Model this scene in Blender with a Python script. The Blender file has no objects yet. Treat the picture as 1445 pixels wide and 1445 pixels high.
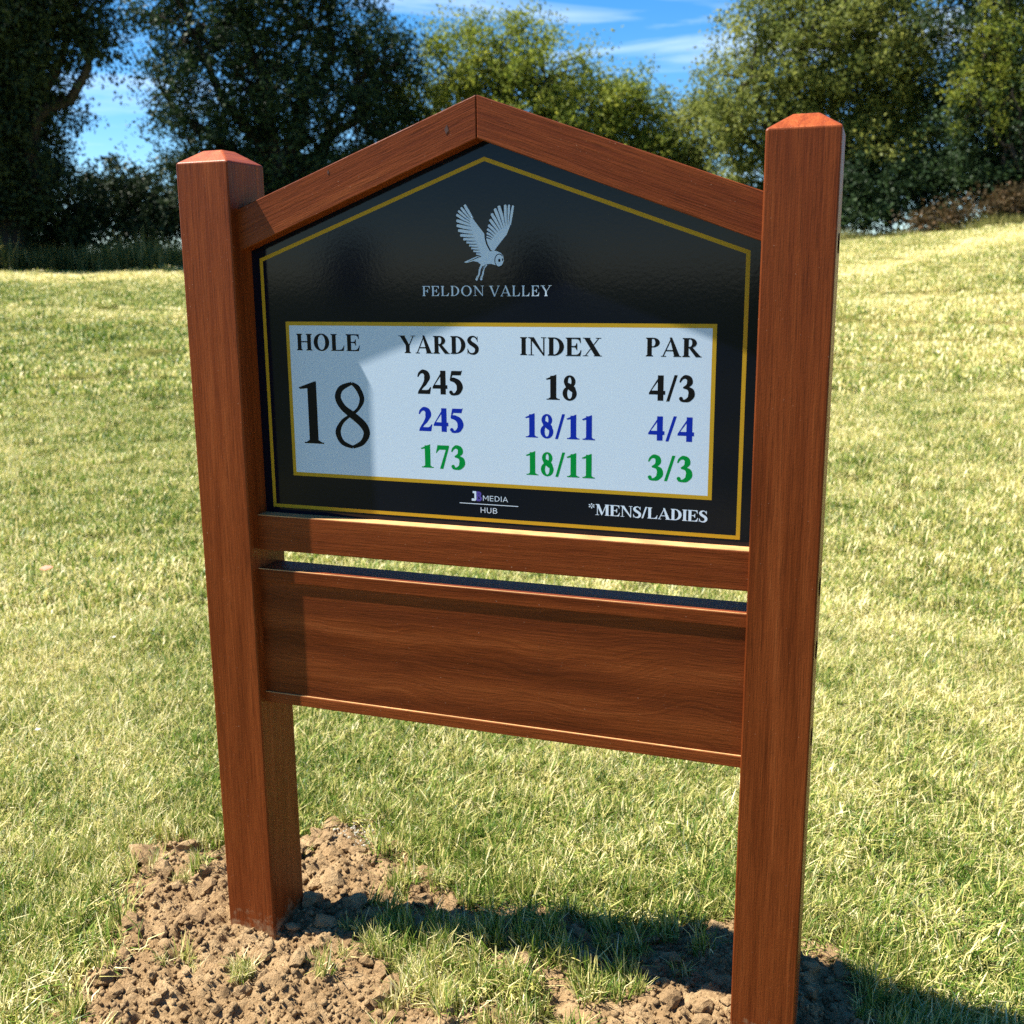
import bpy, bmesh, math, random
import numpy as np
from mathutils import Vector, Matrix, noise as mnoise
from mathutils.geometry import tessellate_polygon
rnd = random.Random(7); rng = np.random.default_rng(7)
scene = bpy.context.scene
C = scene.collection

# ------------------------------------------------------------------ camera
CAM = np.array([1.0383, -1.4128, 1.1358]); YAW, PITCH, ROLL = -0.3383, -0.2102, -0.0086
FPX, PX, PY, SZ = 1481.3, 722.5, 710.4, 1445.0
_fw = np.array([math.sin(YAW)*math.cos(PITCH), math.cos(YAW)*math.cos(PITCH), math.sin(PITCH)])
_r0 = np.array([math.cos(YAW), -math.sin(YAW), 0.0]); _u0 = np.cross(_r0, _fw)
_r = math.cos(ROLL)*_r0 + math.sin(ROLL)*_u0; _u = -math.sin(ROLL)*_r0 + math.cos(ROLL)*_u0
cam = bpy.data.cameras.new('camera'); camo = bpy.data.objects.new('camera', cam); C.objects.link(camo)
camo.matrix_world = Matrix(((_r[0], _u[0], -_fw[0], CAM[0]), (_r[1], _u[1], -_fw[1], CAM[1]), (_r[2], _u[2], -_fw[2], CAM[2]), (0, 0, 0, 1)))
cam.sensor_width = 36.0; cam.sensor_fit = 'HORIZONTAL'; cam.lens = 36.0*FPX/SZ
cam.shift_y = (PY-SZ/2)/SZ; cam.clip_start = 0.02; cam.clip_end = 2000
cam.dof.use_dof = True; cam.dof.focus_distance = 1.62; cam.dof.aperture_fstop = cam.lens/5.2   # aperture about 5 mm wide
scene.camera = camo

# ------------------------------------------------------------------ sky, sun, exposure
SUN = Vector((-4.25, -1.0, 7.0)).normalized()           # towards the sun
world = bpy.data.worlds.new('World'); scene.world = world; world.use_nodes = True
wt = world.node_tree; wt.nodes.clear()
sky = wt.nodes.new('ShaderNodeTexSky'); sky.sky_type = 'NISHITA'; sky.sun_disc = False
sky.sun_elevation = math.asin(SUN.z); sky.sun_rotation = math.atan2(SUN.x, SUN.y)
sky.air_density = 0.9; sky.dust_density = 0.0; sky.ozone_density = 3.0; sky.altitude = 300
bg = wt.nodes.new('ShaderNodeBackground'); bg.inputs['Strength'].default_value = 0.062
hs = wt.nodes.new('ShaderNodeHueSaturation'); hs.inputs['Saturation'].default_value = 1.38
wt.links.new(sky.outputs[0], hs.inputs['Color'])
tc = wt.nodes.new('ShaderNodeTexCoord'); mp = wt.nodes.new('ShaderNodeMapping')
mp.inputs['Scale'].default_value = (1.6, 1.6, 20.0); mp.inputs['Rotation'].default_value = (0.10, 0.16, 0.0)
mp.inputs['Location'].default_value = (0.35, 0.1, 0.0)
wt.links.new(tc.outputs['Generated'], mp.inputs['Vector'])
cn = wt.nodes.new('ShaderNodeTexNoise'); cn.inputs['Scale'].default_value = 1.6; cn.inputs['Detail'].default_value = 7
cn.inputs['Roughness'].default_value = 0.6; cn.inputs['Distortion'].default_value = 0.5
wt.links.new(mp.outputs[0], cn.inputs['Vector'])
cr = wt.nodes.new('ShaderNodeValToRGB'); cr.color_ramp.elements[0].position = 0.54; cr.color_ramp.elements[1].position = 0.86
cr.color_ramp.elements[0].color = (0, 0, 0, 1); cr.color_ramp.elements[1].color = (0.60, 0.60, 0.60, 1)
wt.links.new(cn.outputs[0], cr.inputs[0])
mx = wt.nodes.new('ShaderNodeMixRGB'); mx.inputs[2].default_value = (9.0, 9.6, 10.2, 1)
wt.links.new(cr.outputs[0], mx.inputs[0]); wt.links.new(hs.outputs[0], mx.inputs[1])
wt.links.new(mx.outputs[0], bg.inputs['Color'])
wo = wt.nodes.new('ShaderNodeOutputWorld'); wt.links.new(bg.outputs[0], wo.inputs['Surface'])
sl = bpy.data.lights.new('sun', 'SUN'); sl.energy = 5.0; sl.angle = math.radians(0.53); sl.color = (1.0, 0.94, 0.84)
so = bpy.data.objects.new('sun', sl); C.objects.link(so); so.rotation_euler = SUN.to_track_quat('Z', 'Y').to_euler()
scene.view_settings.view_transform = 'Standard'; scene.view_settings.look = 'None'
scene.view_settings.exposure = 1.70; scene.view_settings.gamma = 1.0
scene.cycles.use_denoising = False; scene.cycles.max_bounces = 6; scene.cycles.transparent_max_bounces = 8

# ------------------------------------------------------------------ helpers
def ray(u, v): return _fw + _r*(u-PX)/FPX - _u*(v-PY)/FPX
def at_ground(u, v, z=0.0):
    d = ray(u, v); t = (z-CAM[2])/d[2]; return CAM+t*d
def at_plane(u, v, y):
    d = ray(u, v); t = (y-CAM[1])/d[1]; return CAM+t*d
def at_dist(u, v, D):
    d = ray(u, v); t = D/math.hypot(d[0], d[1]); return CAM+t*d

def newmat(name):
    m = bpy.data.materials.new(name); m.use_nodes = True; nt = m.node_tree; b = nt.nodes['Principled BSDF']
    return m, nt, b
def N(nt, t, **kw):
    n = nt.nodes.new(t)
    for k, v in kw.items():
        if k in n.inputs: n.inputs[k].default_value = v
        else: setattr(n, k, v)
    return n
def ramp(nt, src, stops):
    n = nt.nodes.new('ShaderNodeValToRGB'); e = n.color_ramp.elements
    while len(e) < len(stops): e.new(0.5)
    for i, (p, c) in enumerate(stops):
        e[i].position = p; e[i].color = (c[0], c[1], c[2], 1) if hasattr(c, '__len__') else (c, c, c, 1)
    nt.links.new(src, n.inputs[0]); return n
def bump(nt, src, b, strength, dist):
    n = nt.nodes.new('ShaderNodeBump'); n.inputs['Strength'].default_value = strength; n.inputs['Distance'].default_value = dist
    nt.links.new(src, n.inputs['Height']); nt.links.new(n.outputs[0], b.inputs['Normal']); return n
def math_n(nt, op, a, b=None, clamp=False):
    n = nt.nodes.new('ShaderNodeMath'); n.operation = op; n.use_clamp = clamp
    for i, x in enumerate((a, b)):
        if x is None: continue
        if isinstance(x, (int, float)): n.inputs[i].default_value = x
        else: nt.links.new(x, n.inputs[i])
    return n.outputs[0]

def link(name, me, mat=None, parent=None):
    o = bpy.data.objects.new(name, me); C.objects.link(o)
    if mat is not None and len(me.materials) == 0: me.materials.append(mat)
    if parent is not None: o.parent = parent
    return o
def from_bm(name, bm, mat, parent=None, smooth=False):
    me = bpy.data.meshes.new(name); bm.to_mesh(me); bm.free()
    if smooth:
        for p in me.polygons: p.use_smooth = True
    return link(name, me, mat, parent)
def np_mesh(name, V, F, attrs=None):
    """V (n,3), F (m,k) arrays -> mesh"""
    V = np.asarray(V, np.float32); F = np.asarray(F, np.int32); me = bpy.data.meshes.new(name)
    me.vertices.add(len(V)); me.vertices.foreach_set('co', V.ravel())
    k = F.shape[1]; me.loops.add(F.size); me.loops.foreach_set('vertex_index', F.ravel())
    me.polygons.add(len(F)); me.polygons.foreach_set('loop_start', np.arange(0, F.size, k, dtype=np.int32))
    me.polygons.foreach_set('loop_total', np.full(len(F), k, np.int32))
    for an, av in (attrs or {}).items():
        a = me.attributes.new(an, 'FLOAT', 'POINT'); a.data.foreach_set('value', np.asarray(av, np.float32))
    me.update(); me.validate(); return me
def tag(o, label=None, cat=None, group=None, kind=None):
    if label: o['label'] = label
    if cat: o['category'] = cat
    if group: o['group'] = group
    if kind: o['kind'] = kind
    return o
def empty(name, loc=(0, 0, 0)):
    o = bpy.data.objects.new(name, None); C.objects.link(o); o.location = loc; o.empty_display_size = 0.1; return o

# ------------------------------------------------------------------ terrain shape
_AZ = np.radians([-180, -130, -75, -44.7, -33, -2.2, 6, 25, 60, 120, 180]); _AH = np.array([0, 0, 1.2, 1.36, 1.36, 1.72, 2.04, 2.4, 1.8, 0, 0])
def terrain(x, y):
    x = np.asarray(x, float); y = np.asarray(y, float)
    r = np.hypot(x-CAM[0], y-CAM[1]); az = np.arctan2(x-CAM[0], y-CAM[1])
    A = np.interp(az, _AZ, _AH)
    t = np.clip((r-3.2)/(22.5-3.2), 0, 1)
    s = 0.55*t + 0.45*t*t*(3-2*t)
    und = 0.03*np.sin(x*0.9+1.3)*np.sin(y*0.7)*np.clip((r-3)/6, 0, 1)
    k = np.clip((x-0.85)/0.6, 0, 1); k = k*k*(3-2*k)*np.clip((4.0-y)/2.8, 0, 1)*np.clip((y+3)/2, 0, 1)      # the lawn dips right of the sign
    return A*s + und - 0.085*k
def ground_z(x, y): return float(terrain(x, y))

# soil patches in plan (ground points read off the photograph)
def poly_of(pts): return np.array([at_ground(u, v)[:2] for u, v in pts])
SOIL_L = poly_of([(10, 1560), (65, 1420), (125, 1335), (150, 1225), (240, 1170), (330, 1188), (425, 1178), (480, 1160), (545, 1172), (600, 1228), (628, 1285), (600, 1335), (545, 1368), (600, 1395), (700, 1415), (800, 1450), (830, 1560)])
SOIL_R = poly_of([(770, 1560), (790, 1400), (850, 1388), (900, 1335), (960, 1312), (1035, 1300), (1100, 1315), (1190, 1338), (1235, 1388), (1285, 1440), (1330, 1560)])
SOIL_M = poly_of([(560, 1300), (620, 1262), (760, 1280), (920, 1315), (920, 1400), (800, 1408), (700, 1396), (590, 1372)])
def sdist(P, x, y):
    """signed distance (positive inside) to polygon P for arrays x,y"""
    n = len(P); d = np.full(x.shape, 1e9); ins = np.zeros(x.shape, bool)
    for i in range(n):
        a, b = P[i], P[(i+1) % n]; e = b-a
        t = np.clip(((x-a[0])*e[0]+(y-a[1])*e[1])/(e@e), 0, 1)
        d = np.minimum(d, np.hypot(x-a[0]-t*e[0], y-a[1]-t*e[1]))
        c = ((a[1] > y) != (b[1] > y)) & (x < (b[0]-a[0])*(y-a[1])/(b[1]-a[1]+1e-12)+a[0])
        ins ^= c
    return np.where(ins, d, -d)
def vnoise(x, y, sc, seed=0, octv=3):
    out = np.zeros(x.shape); amp = 1.0; tot = 0
    for o in range(octv):
        f = sc*2**o
        xi = x*f+seed*17.3; yi = y*f+seed*7.7; x0 = np.floor(xi).astype(np.int64); y0 = np.floor(yi).astype(np.int64)
        fx = xi-x0; fy = yi-y0; fx = fx*fx*(3-2*fx); fy = fy*fy*(3-2*fy)
        def h(a, b):
            n = (a*374761393 + b*668265263 + seed*1442695 + o*97531) & 0xffffffff
            n = ((n ^ (n >> 13))*1274126177) & 0xffffffff
            return ((n ^ (n >> 16)) & 0xffff)/65535.0
        v = (h(x0, y0)*(1-fx)+h(x0+1, y0)*fx)*(1-fy)+(h(x0, y0+1)*(1-fx)+h(x0+1, y0+1)*fx)*fy
        out += amp*v; tot += amp; amp *= 0.5
    return out/tot
def soil_sd(x, y):
    s = np.maximum(np.maximum(sdist(SOIL_L, x, y), sdist(SOIL_R, x, y)), np.minimum(sdist(SOIL_M, x, y)*1.6, .065))
    return s + (vnoise(x, y, 11, 3, 4)-0.5)*0.13 - 0.008
def soil_h(x, y):
    s = soil_sd(x, y); m = np.clip((s+0.015)/0.13, 0, 1); m = m*m*(3-2*m)
    lump = vnoise(x, y, 22, 5, 3)-0.45; fine = vnoise(x, y, 75, 9, 2)-0.5; cl = np.abs(vnoise(x, y, 38, 11, 2)-0.5)
    return m*(0.009 + 0.034*lump + 0.028*fine + 0.03*cl) - 0.016*np.clip(-(s-0.0)/0.03, 0, 1)

# ------------------------------------------------------------------ materials
def grass_colour(nt, blade):
    """dry / green field colour by place, shared by the ground sheet and the blades"""
    g = N(nt, 'ShaderNodeNewGeometry')
    mpn = N(nt, 'ShaderNodeMapping'); nt.links.new(g.outputs['Position'], mpn.inputs['Vector']); mpn.inputs['Scale'].default_value = (1, 1, 0)
    n1 = N(nt, 'ShaderNodeTexNoise', Scale=0.55, Detail=4.0, Roughness=0.6); nt.links.new(mpn.outputs[0], n1.inputs['Vector'])
    n2 = N(nt, 'ShaderNodeTexNoise', Scale=3.5, Detail=4.0, Roughness=0.65); nt.links.new(mpn.outputs[0], n2.inputs['Vector'])
    sx = N(nt, 'ShaderNodeSeparateXYZ'); nt.links.new(g.outputs['Position'], sx.inputs[0])
    # straw-dry strips where the mower turns, across the slope: lines y = a*x + b
    dry = math_n(nt, 'SUBTRACT', math_n(nt, 'ADD', math_n(nt, 'MULTIPLY', n1.outputs[0], 1.35), math_n(nt, 'MULTIPLY', n2.outputs[0], 1.0)), 0.52)
    for (a, b, w, amp, sd_, x0) in ((1.44, 12.9, 1.15, 0.45, 1.0, -0.8), (0.08, 9.7, 0.8, 0.30, -1.0, -3.0), (0.45, 18.9, 2.6, 0.75, -1.0, -3.0)):
        e = math_n(nt, 'SUBTRACT', sx.outputs[1], math_n(nt, 'MULTIPLY', sx.outputs[0], a))
        e = math_n(nt, 'ADD', e, math_n(nt, 'MULTIPLY', n1.outputs[0], 1.4))
        e = math_n(nt, 'ABSOLUTE', math_n(nt, 'SUBTRACT', e, b+0.7))
        e = math_n(nt, 'SUBTRACT', 1.0, math_n(nt, 'DIVIDE', e, w), clamp=True)
        side = math_n(nt, 'MULTIPLY', math_n(nt, 'SUBTRACT', sx.outputs[0], x0), sd_, clamp=True)
        dry = math_n(nt, 'ADD', dry, math_n(nt, 'MULTIPLY', math_n(nt, 'MULTIPLY', e, side), amp))
    # the side towards +x is drier than the left
    dry = math_n(nt, 'ADD', dry, math_n(nt, 'SUBTRACT', math_n(nt, 'MULTIPLY', sx.outputs[0], 0.035, clamp=False), 0.03))
    dry = math_n(nt, 'SUBTRACT', dry, math_n(nt, 'MULTIPLY', math_n(nt, 'SUBTRACT', 2.2, sx.outputs[1]), 0.03, clamp=True))   # greener near the sign
    if blade:
        at = N(nt, 'ShaderNodeAttribute', attribute_name='bt')
        dry = math_n(nt, 'ADD', math_n(nt, 'MULTIPLY', dry, 0.8), math_n(nt, 'MULTIPLY', math_n(nt, 'SUBTRACT', at.outputs['Fac'], 0.45), 1.0))
        stops = [(0.04, (0.045, 0.105, 0.008)), (0.28, (0.165, 0.25, 0.032)), (0.49, (0.385, 0.38, 0.098)), (0.68, (0.61, 0.53, 0.19)), (0.90, (0.80, 0.72, 0.41))]
    else:
        stops = [(0.20, (0.06, 0.085, 0.015)), (0.48, (0.16, 0.16, 0.038)), (0.70, (0.31, 0.265, 0.09)), (0.95, (0.46, 0.385, 0.16))]
    return ramp(nt, dry, stops).outputs[0], g, n2

def mat_blade(name='grass_blade'):
    m, nt, b = newmat(name); col, g, n2 = grass_colour(nt, True)
    nt.links.new(col, b.inputs['Base Color']); b.inputs['Roughness'].default_value = 0.42; b.inputs['Specular IOR Level'].default_value = 0.28
    tr = N(nt, 'ShaderNodeBsdfTranslucent'); nt.links.new(col, tr.inputs['Color'])
    ms = N(nt, 'ShaderNodeMixShader'); ms.inputs[0].default_value = 0.35
    nt.links.new(b.outputs[0], ms.inputs[1]); nt.links.new(tr.outputs[0], ms.inputs[2])
    nt.links.new(ms.outputs[0], nt.nodes['Material Output'].inputs['Surface']); return m
def mat_ground():
    m, nt, b = newmat('turf'); col, g, n2 = grass_colour(nt, False)
    n3 = N(nt, 'ShaderNodeTexNoise', Scale=60.0, Detail=6.0, Roughness=0.7); nt.links.new(g.outputs['Position'], n3.inputs['Vector'])
    r = ramp(nt, n3.outputs[0], [(0.3, 0.45), (0.7, 1.1)])
    mm = N(nt, 'ShaderNodeMixRGB', blend_type='MULTIPLY'); mm.inputs[0].default_value = 1.0
    nt.links.new(col, mm.inputs[1]); nt.links.new(r.outputs[0], mm.inputs[2]); nt.links.new(mm.outputs[0], b.inputs['Base Color'])
    b.inputs['Roughness'].default_value = 0.95; b.inputs['Specular IOR Level'].default_value = 0.1
    bump(nt, n3.outputs[0], b, 0.8, 0.02); return m
def mat_simple(name, col, rough=0.6, spec=0.5, var=0.0, scale=20.0, bumpd=0.0, metallic=0.0):
    m, nt, b = newmat(name); b.inputs['Roughness'].default_value = rough; b.inputs['Specular IOR Level'].default_value = spec
    b.inputs['Metallic'].default_value = metallic
    tcn = N(nt, 'ShaderNodeTexCoord'); n = N(nt, 'ShaderNodeTexNoise', Scale=scale, Detail=5.0); nt.links.new(tcn.outputs['Object'], n.inputs['Vector'])
    lo = [c*(1-var) for c in col]; hi = [min(1, c*(1+var)) for c in col]
    nt.links.new(ramp(nt, n.outputs[0], [(0.3, lo), (0.7, hi)]).outputs[0], b.inputs['Base Color'])
    if bumpd: bump(nt, n.outputs[0], b, 0.6, bumpd)
    return m
def mat_wood(name, axis, dark=1.0, figure=0.6, across=26, along=1.1, wave=False):
    """varnished sapele: ribbon grain running along the given local axis"""
    m, nt, b = newmat(name); tcn = N(nt, 'ShaderNodeTexCoord'); oi = N(nt, 'ShaderNodeObjectInfo')
    off = N(nt, 'ShaderNodeVectorMath', operation='SCALE'); off.inputs[0].default_value = (3.1, 5.7, 4.3); nt.links.new(oi.outputs['Random'], off.inputs['Scale'])
    ad = N(nt, 'ShaderNodeVectorMath', operation='ADD'); nt.links.new(tcn.outputs['Object'], ad.inputs[0]); nt.links.new(off.outputs[0], ad.inputs[1])
    def nz(across, along, det, rough, dist=0.0):
        mpn = N(nt, 'ShaderNodeMapping'); s = [across]*3; s[axis] = along; mpn.inputs['Scale'].default_value = s
        nt.links.new(ad.outputs[0], mpn.inputs['Vector'])
        n = N(nt, 'ShaderNodeTexNoise', Scale=1.0, Detail=det, Roughness=rough, Distortion=dist); nt.links.new(mpn.outputs[0], n.inputs['Vector']); return n.outputs[0]
    broad = nz(across, along, 4, 0.55, figure); fine = nz(300, 8.0, 3, 0.65); pores = nz(900, 26.0, 2, 0.5); speck = nz(420, 260, 2, 0.6)
    f = math_n(nt, 'ADD', math_n(nt, 'MULTIPLY', broad, 0.60), math_n(nt, 'MULTIPLY', fine, 0.40))
    if wave:
        mpw = N(nt, 'ShaderNodeMapping'); mpw.inputs['Scale'].default_value = (0.55, 1.0, 1.0); nt.links.new(ad.outputs[0], mpw.inputs['Vector'])
        wv_ = N(nt, 'ShaderNodeTexWave', Scale=3.2, Distortion=11.0, Detail=3.0); wv_.bands_direction = 'Z'; wv_.inputs['Detail Scale'].default_value = 0.42; nt.links.new(mpw.outputs[0], wv_.inputs['Vector'])
        sp_ = N(nt, 'ShaderNodeSeparateXYZ'); nt.links.new(ad.outputs[0], sp_.inputs[0])          # growth lines bent round the figure of the board
        lo_ = N(nt, 'ShaderNodeTexNoise', Scale=5.0, Detail=2.0); nt.links.new(mpw.outputs[0], lo_.inputs['Vector'])
        zz = math_n(nt, 'ADD', sp_.outputs[2], math_n(nt, 'MULTIPLY', lo_.outputs[0], 0.20)); cb = N(nt, 'ShaderNodeCombineXYZ')
        nt.links.new(math_n(nt, 'MULTIPLY', sp_.outputs[0], 3.0), cb.inputs[0]); nt.links.new(math_n(nt, 'MULTIPLY', zz, 260.0), cb.inputs[2])
        gl_ = N(nt, 'ShaderNodeTexNoise', Scale=1.0, Detail=4.0, Roughness=0.6); nt.links.new(cb.outputs[0], gl_.inputs['Vector'])
        f = math_n(nt, 'ADD', math_n(nt, 'MULTIPLY', f, 0.45), math_n(nt, 'MULTIPLY', gl_.outputs[0], 0.55))
        f = math_n(nt, 'ADD', math_n(nt, 'MULTIPLY', f, 0.84), math_n(nt, 'MULTIPLY', wv_.outputs['Fac'], 0.15))
    d = dark
    colr = ramp(nt, f, [(0.28, (0.055*d, 0.0098*d, 0.0025*d)), (0.45, (0.120*d, 0.0240*d, 0.005*d)), (0.57, (0.170*d, 0.0375*d, 0.008*d)), (0.74, (0.26*d, 0.070*d, 0.018*d))])
    pr = ramp(nt, pores, [(0.34, 0.55), (0.46, 1.0)])
    mm = N(nt, 'ShaderNodeMixRGB', blend_type='MULTIPLY'); mm.inputs[0].default_value = 0.7
    nt.links.new(colr.outputs[0], mm.inputs[1]); nt.links.new(pr.outputs[0], mm.inputs[2])
    # a few pale scuffs and dust specks in the varnish
    sc = ramp(nt, speck, [(0.735, 0.0), (0.775, 1.0)]); m2 = N(nt, 'ShaderNodeMixRGB'); m2.inputs[2].default_value = (0.55, 0.36, 0.25, 1)
    nt.links.new(math_n(nt, 'MULTIPLY', sc.outputs[0], 0.6), m2.inputs[0]); nt.links.new(mm.outputs[0], m2.inputs[1])
    gp = N(nt, 'ShaderNodeNewGeometry'); sz_ = N(nt, 'ShaderNodeSeparateXYZ'); nt.links.new(gp.outputs['Position'], sz_.inputs[0])
    spl = N(nt, 'ShaderNodeTexNoise', Scale=55.0, Detail=6.0, Roughness=0.7); nt.links.new(gp.outputs['Position'], spl.inputs['Vector'])
    sh = math_n(nt, 'SUBTRACT', 1.0, math_n(nt, 'MULTIPLY', sz_.outputs[2], 11.0), clamp=True)                 # soil splashed on the feet of the posts
    sf_ = ramp(nt, math_n(nt, 'ADD', math_n(nt, 'MULTIPLY', sh, 0.42), math_n(nt, 'MULTIPLY', spl.outputs[0], 0.75)), [(0.62, 0.0), (0.78, 0.75)])
    m3 = N(nt, 'ShaderNodeMixRGB'); m3.inputs[2].default_value = (0.30, 0.20, 0.11, 1); nt.links.new(sf_.outputs[0], m3.inputs[0]); nt.links.new(m2.outputs[0], m3.inputs[1])
    nt.links.new(m3.outputs[0], b.inputs['Base Color'])
    nt.links.new(ramp(nt, broad, [(0.3, 0.34), (0.7, 0.46)]).outputs[0], b.inputs['Roughness']); b.inputs['Specular IOR Level'].default_value = 0.13
    h = math_n(nt, 'ADD', math_n(nt, 'MULTIPLY', pores, 0.6), math_n(nt, 'ADD', math_n(nt, 'MULTIPLY', fine, 0.8), math_n(nt, 'MULTIPLY', speck, 0.35)))
    bump(nt, h, b, 0.55, 0.0008); return m
def mat_soil():
    m, nt, b = newmat('dry_soil'); g = N(nt, 'ShaderNodeNewGeometry')
    n1 = N(nt, 'ShaderNodeTexNoise', Scale=18.0, Detail=6.0, Roughness=0.65); nt.links.new(g.outputs['Position'], n1.inputs['Vector'])
    n2 = N(nt, 'ShaderNodeTexNoise', Scale=240.0, Detail=5.0, Roughness=0.7); nt.links.new(g.outputs['Position'], n2.inputs['Vector'])
    f = math_n(nt, 'ADD', math_n(nt, 'MULTIPLY', n1.outputs[0], 0.6), math_n(nt, 'MULTIPLY', n2.outputs[0], 0.4))
    c = ramp(nt, f, [(0.30, (0.13, 0.078, 0.036)), (0.48, (0.27, 0.175, 0.086)), (0.66, (0.44, 0.31, 0.165))])
    nt.links.new(c.outputs[0], b.inputs['Base Color']); b.inputs['Roughness'].default_value = 0.95; b.inputs['Specular IOR Level'].default_value = 0.15
    bump(nt, n2.outputs[0], b, 1.0, 0.007); return m
def mat_leaf(name, c0, c1, c2, transl=0.35):
    m, nt, b = newmat(name); at = N(nt, 'ShaderNodeAttribute', attribute_name='bt')
    c = ramp(nt, at.outputs['Fac'], [(0.0, c0), (0.55, c1), (1.0, c2)])
    nt.links.new(c.outputs[0], b.inputs['Base Color']); b.inputs['Roughness'].default_value = 0.55; b.inputs['Specular IOR Level'].default_value = 0.15
    tr = N(nt, 'ShaderNodeBsdfTranslucent'); nt.links.new(c.outputs[0], tr.inputs['Color'])
    ms = N(nt, 'ShaderNodeMixShader'); ms.inputs[0].default_value = transl
    nt.links.new(b.outputs[0], ms.inputs[1]); nt.links.new(tr.outputs[0], ms.inputs[2])
    nt.links.new(ms.outputs[0], nt.nodes['Material Output'].inputs['Surface']); return m
def mat_panel():
    m, nt, b = newmat('black_gloss_panel'); b.inputs['Base Color'].default_value = (0.0022, 0.0036, 0.0105, 1)
    b.inputs['Roughness'].default_value = 0.09; b.inputs['Specular IOR Level'].default_value = 0.21
    tcn = N(nt, 'ShaderNodeTexCoord'); n = N(nt, 'ShaderNodeTexNoise', Scale=170.0, Detail=3.0, Roughness=0.55); nt.links.new(tcn.outputs['Object'], n.inputs['Vector'])
    bump(nt, n.outputs[0], b, 0.075, 0.0006); return m
def mat_print(name, col, rough=0.3):
    m, nt, b = newmat(name); b.inputs['Base Color'].default_value = (*col, 1); b.inputs['Roughness'].default_value = rough
    b.inputs['Specular IOR Level'].default_value = 0.09
    tcn = N(nt, 'ShaderNodeTexCoord'); n = N(nt, 'ShaderNodeTexNoise', Scale=170.0, Detail=3.0); nt.links.new(tcn.outputs['Object'], n.inputs['Vector'])
    bump(nt, n.outputs[0], b, 0.02, 0.0005); return m

M = dict(
    wood_v=mat_wood('varnished_wood_upright', 2), wood_h=mat_wood('varnished_wood_lengthwise', 0), board=mat_wood('varnished_wood_board', 0, 0.86, 1.0, 24, 1.6, True),
    wood_sun_cap=mat_wood('sun_painted_cap_wood', 1, 1.75),  # post caps: sun on the top faces painted in as lighter wood
    hole=mat_simple('dark_bolt', (0.012, 0.008, 0.006), 0.9, 0.0), knot=mat_simple('dark_plug', (0.05, 0.015, 0.008), 0.6, var=0.3),
    panel=mat_panel(), gold=mat_print('gold_print', (0.38, 0.235, 0.016), 0.35), white=mat_print('white_print', (0.44, 0.54, 0.665), 0.35),
    black=mat_print('black_print', (0.006, 0.006, 0.007)), blue=mat_print('blue_print', (0.004, 0.02, 0.30)), green=mat_print('green_print', (0.0, 0.20, 0.035)),
    pale=mat_print('pale_print', (0.48, 0.585, 0.72)), violet=mat_print('violet_print', (0.07, 0.055, 0.28)),
    turf=mat_ground(), blade=mat_blade(), soil=mat_soil(),
    bark=mat_simple('bark', (0.035, 0.03, 0.024), 0.9, 0.1, 0.4, 9.0, 0.02),
    cement=mat_simple('dried_cement', (0.36, 0.335, 0.27), 0.95, 0.1, 0.35, 60.0, 0.004),
)

# ------------------------------------------------------------------ ground sheet (rings widening to the horizon)
def build_ground():
    rad = np.concatenate([[0.0], np.geomspace(0.15, 900, 120)]); na = 220
    ang = np.linspace(0, 2*np.pi, na, endpoint=False)
    V = [(0.5, 0.0, 0.0)]; 
    R, A = np.meshgrid(rad[1:], ang, indexing='ij')
    X = 0.5+R*np.sin(A); Y = R*np.cos(A); Z = terrain(X, Y) - 0.012
    V = np.concatenate([[[0.5, 0, -0.012]], np.stack([X.ravel(), Y.ravel(), Z.ravel()], 1)])
    F = []
    for i in range(len(rad)-2):
        a = 1+i*na+np.arange(na); b = 1+i*na+(np.arange(na)+1) % na
        F.append(np.stack([a, b, b+na, a+na], 1))
    F = np.concatenate(F)
    me = np_mesh('ground', V, F)
    bm = bmesh.new(); bm.from_mesh(me); bm.verts.ensure_lookup_table()
    for k in range(na): bm.faces.new((bm.verts[0], bm.verts[1+(k+1) % na], bm.verts[1+k]))
    bm.normal_update(); bm.to_mesh(me); bm.free()
    for p in me.polygons: p.use_smooth = True
    o = link('ground', me, M['turf']); tag(o, kind='structure'); return o
build_ground()

# ------------------------------------------------------------------ dug soil round the posts
def build_soil():
    x0, x1, y0, y1 = -0.62, 1.55, -0.48, 0.62; st = 0.0055
    xs = np.arange(x0, x1, st); ys = np.arange(y0, y1, st); X, Y = np.meshgrid(xs, ys, indexing='ij')
    X2 = X + (rng.random(X.shape)-.5)*st*.6; Y2 = Y+(rng.random(X.shape)-.5)*st*.6
    Z = soil_h(X2, Y2) + terrain(X2, Y2) + (rng.random(X.shape)-.5)*0.003
    keep = soil_sd(X2, Y2) > -0.06
    idx = np.arange(X.size).reshape(X.shape); ny = len(ys)
    a = idx[:-1, :-1]; F = np.stack([a, a+ny, a+ny+1, a+1], -1)
    kf = keep[:-1, :-1] & keep[1:, :-1] & keep[:-1, 1:] & keep[1:, 1:]
    F = F[kf]; used = np.unique(F); remap = np.full(X.size, -1); remap[used] = np.arange(len(used))
    V = np.stack([X2.ravel(), Y2.ravel(), Z.ravel()], 1)[used]
    me = np_mesh('bare_soil', V, remap[F]); 
    o = link('bare_soil', me, M['soil']); tag(o, kind='structure'); return o
soil = build_soil()
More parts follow.
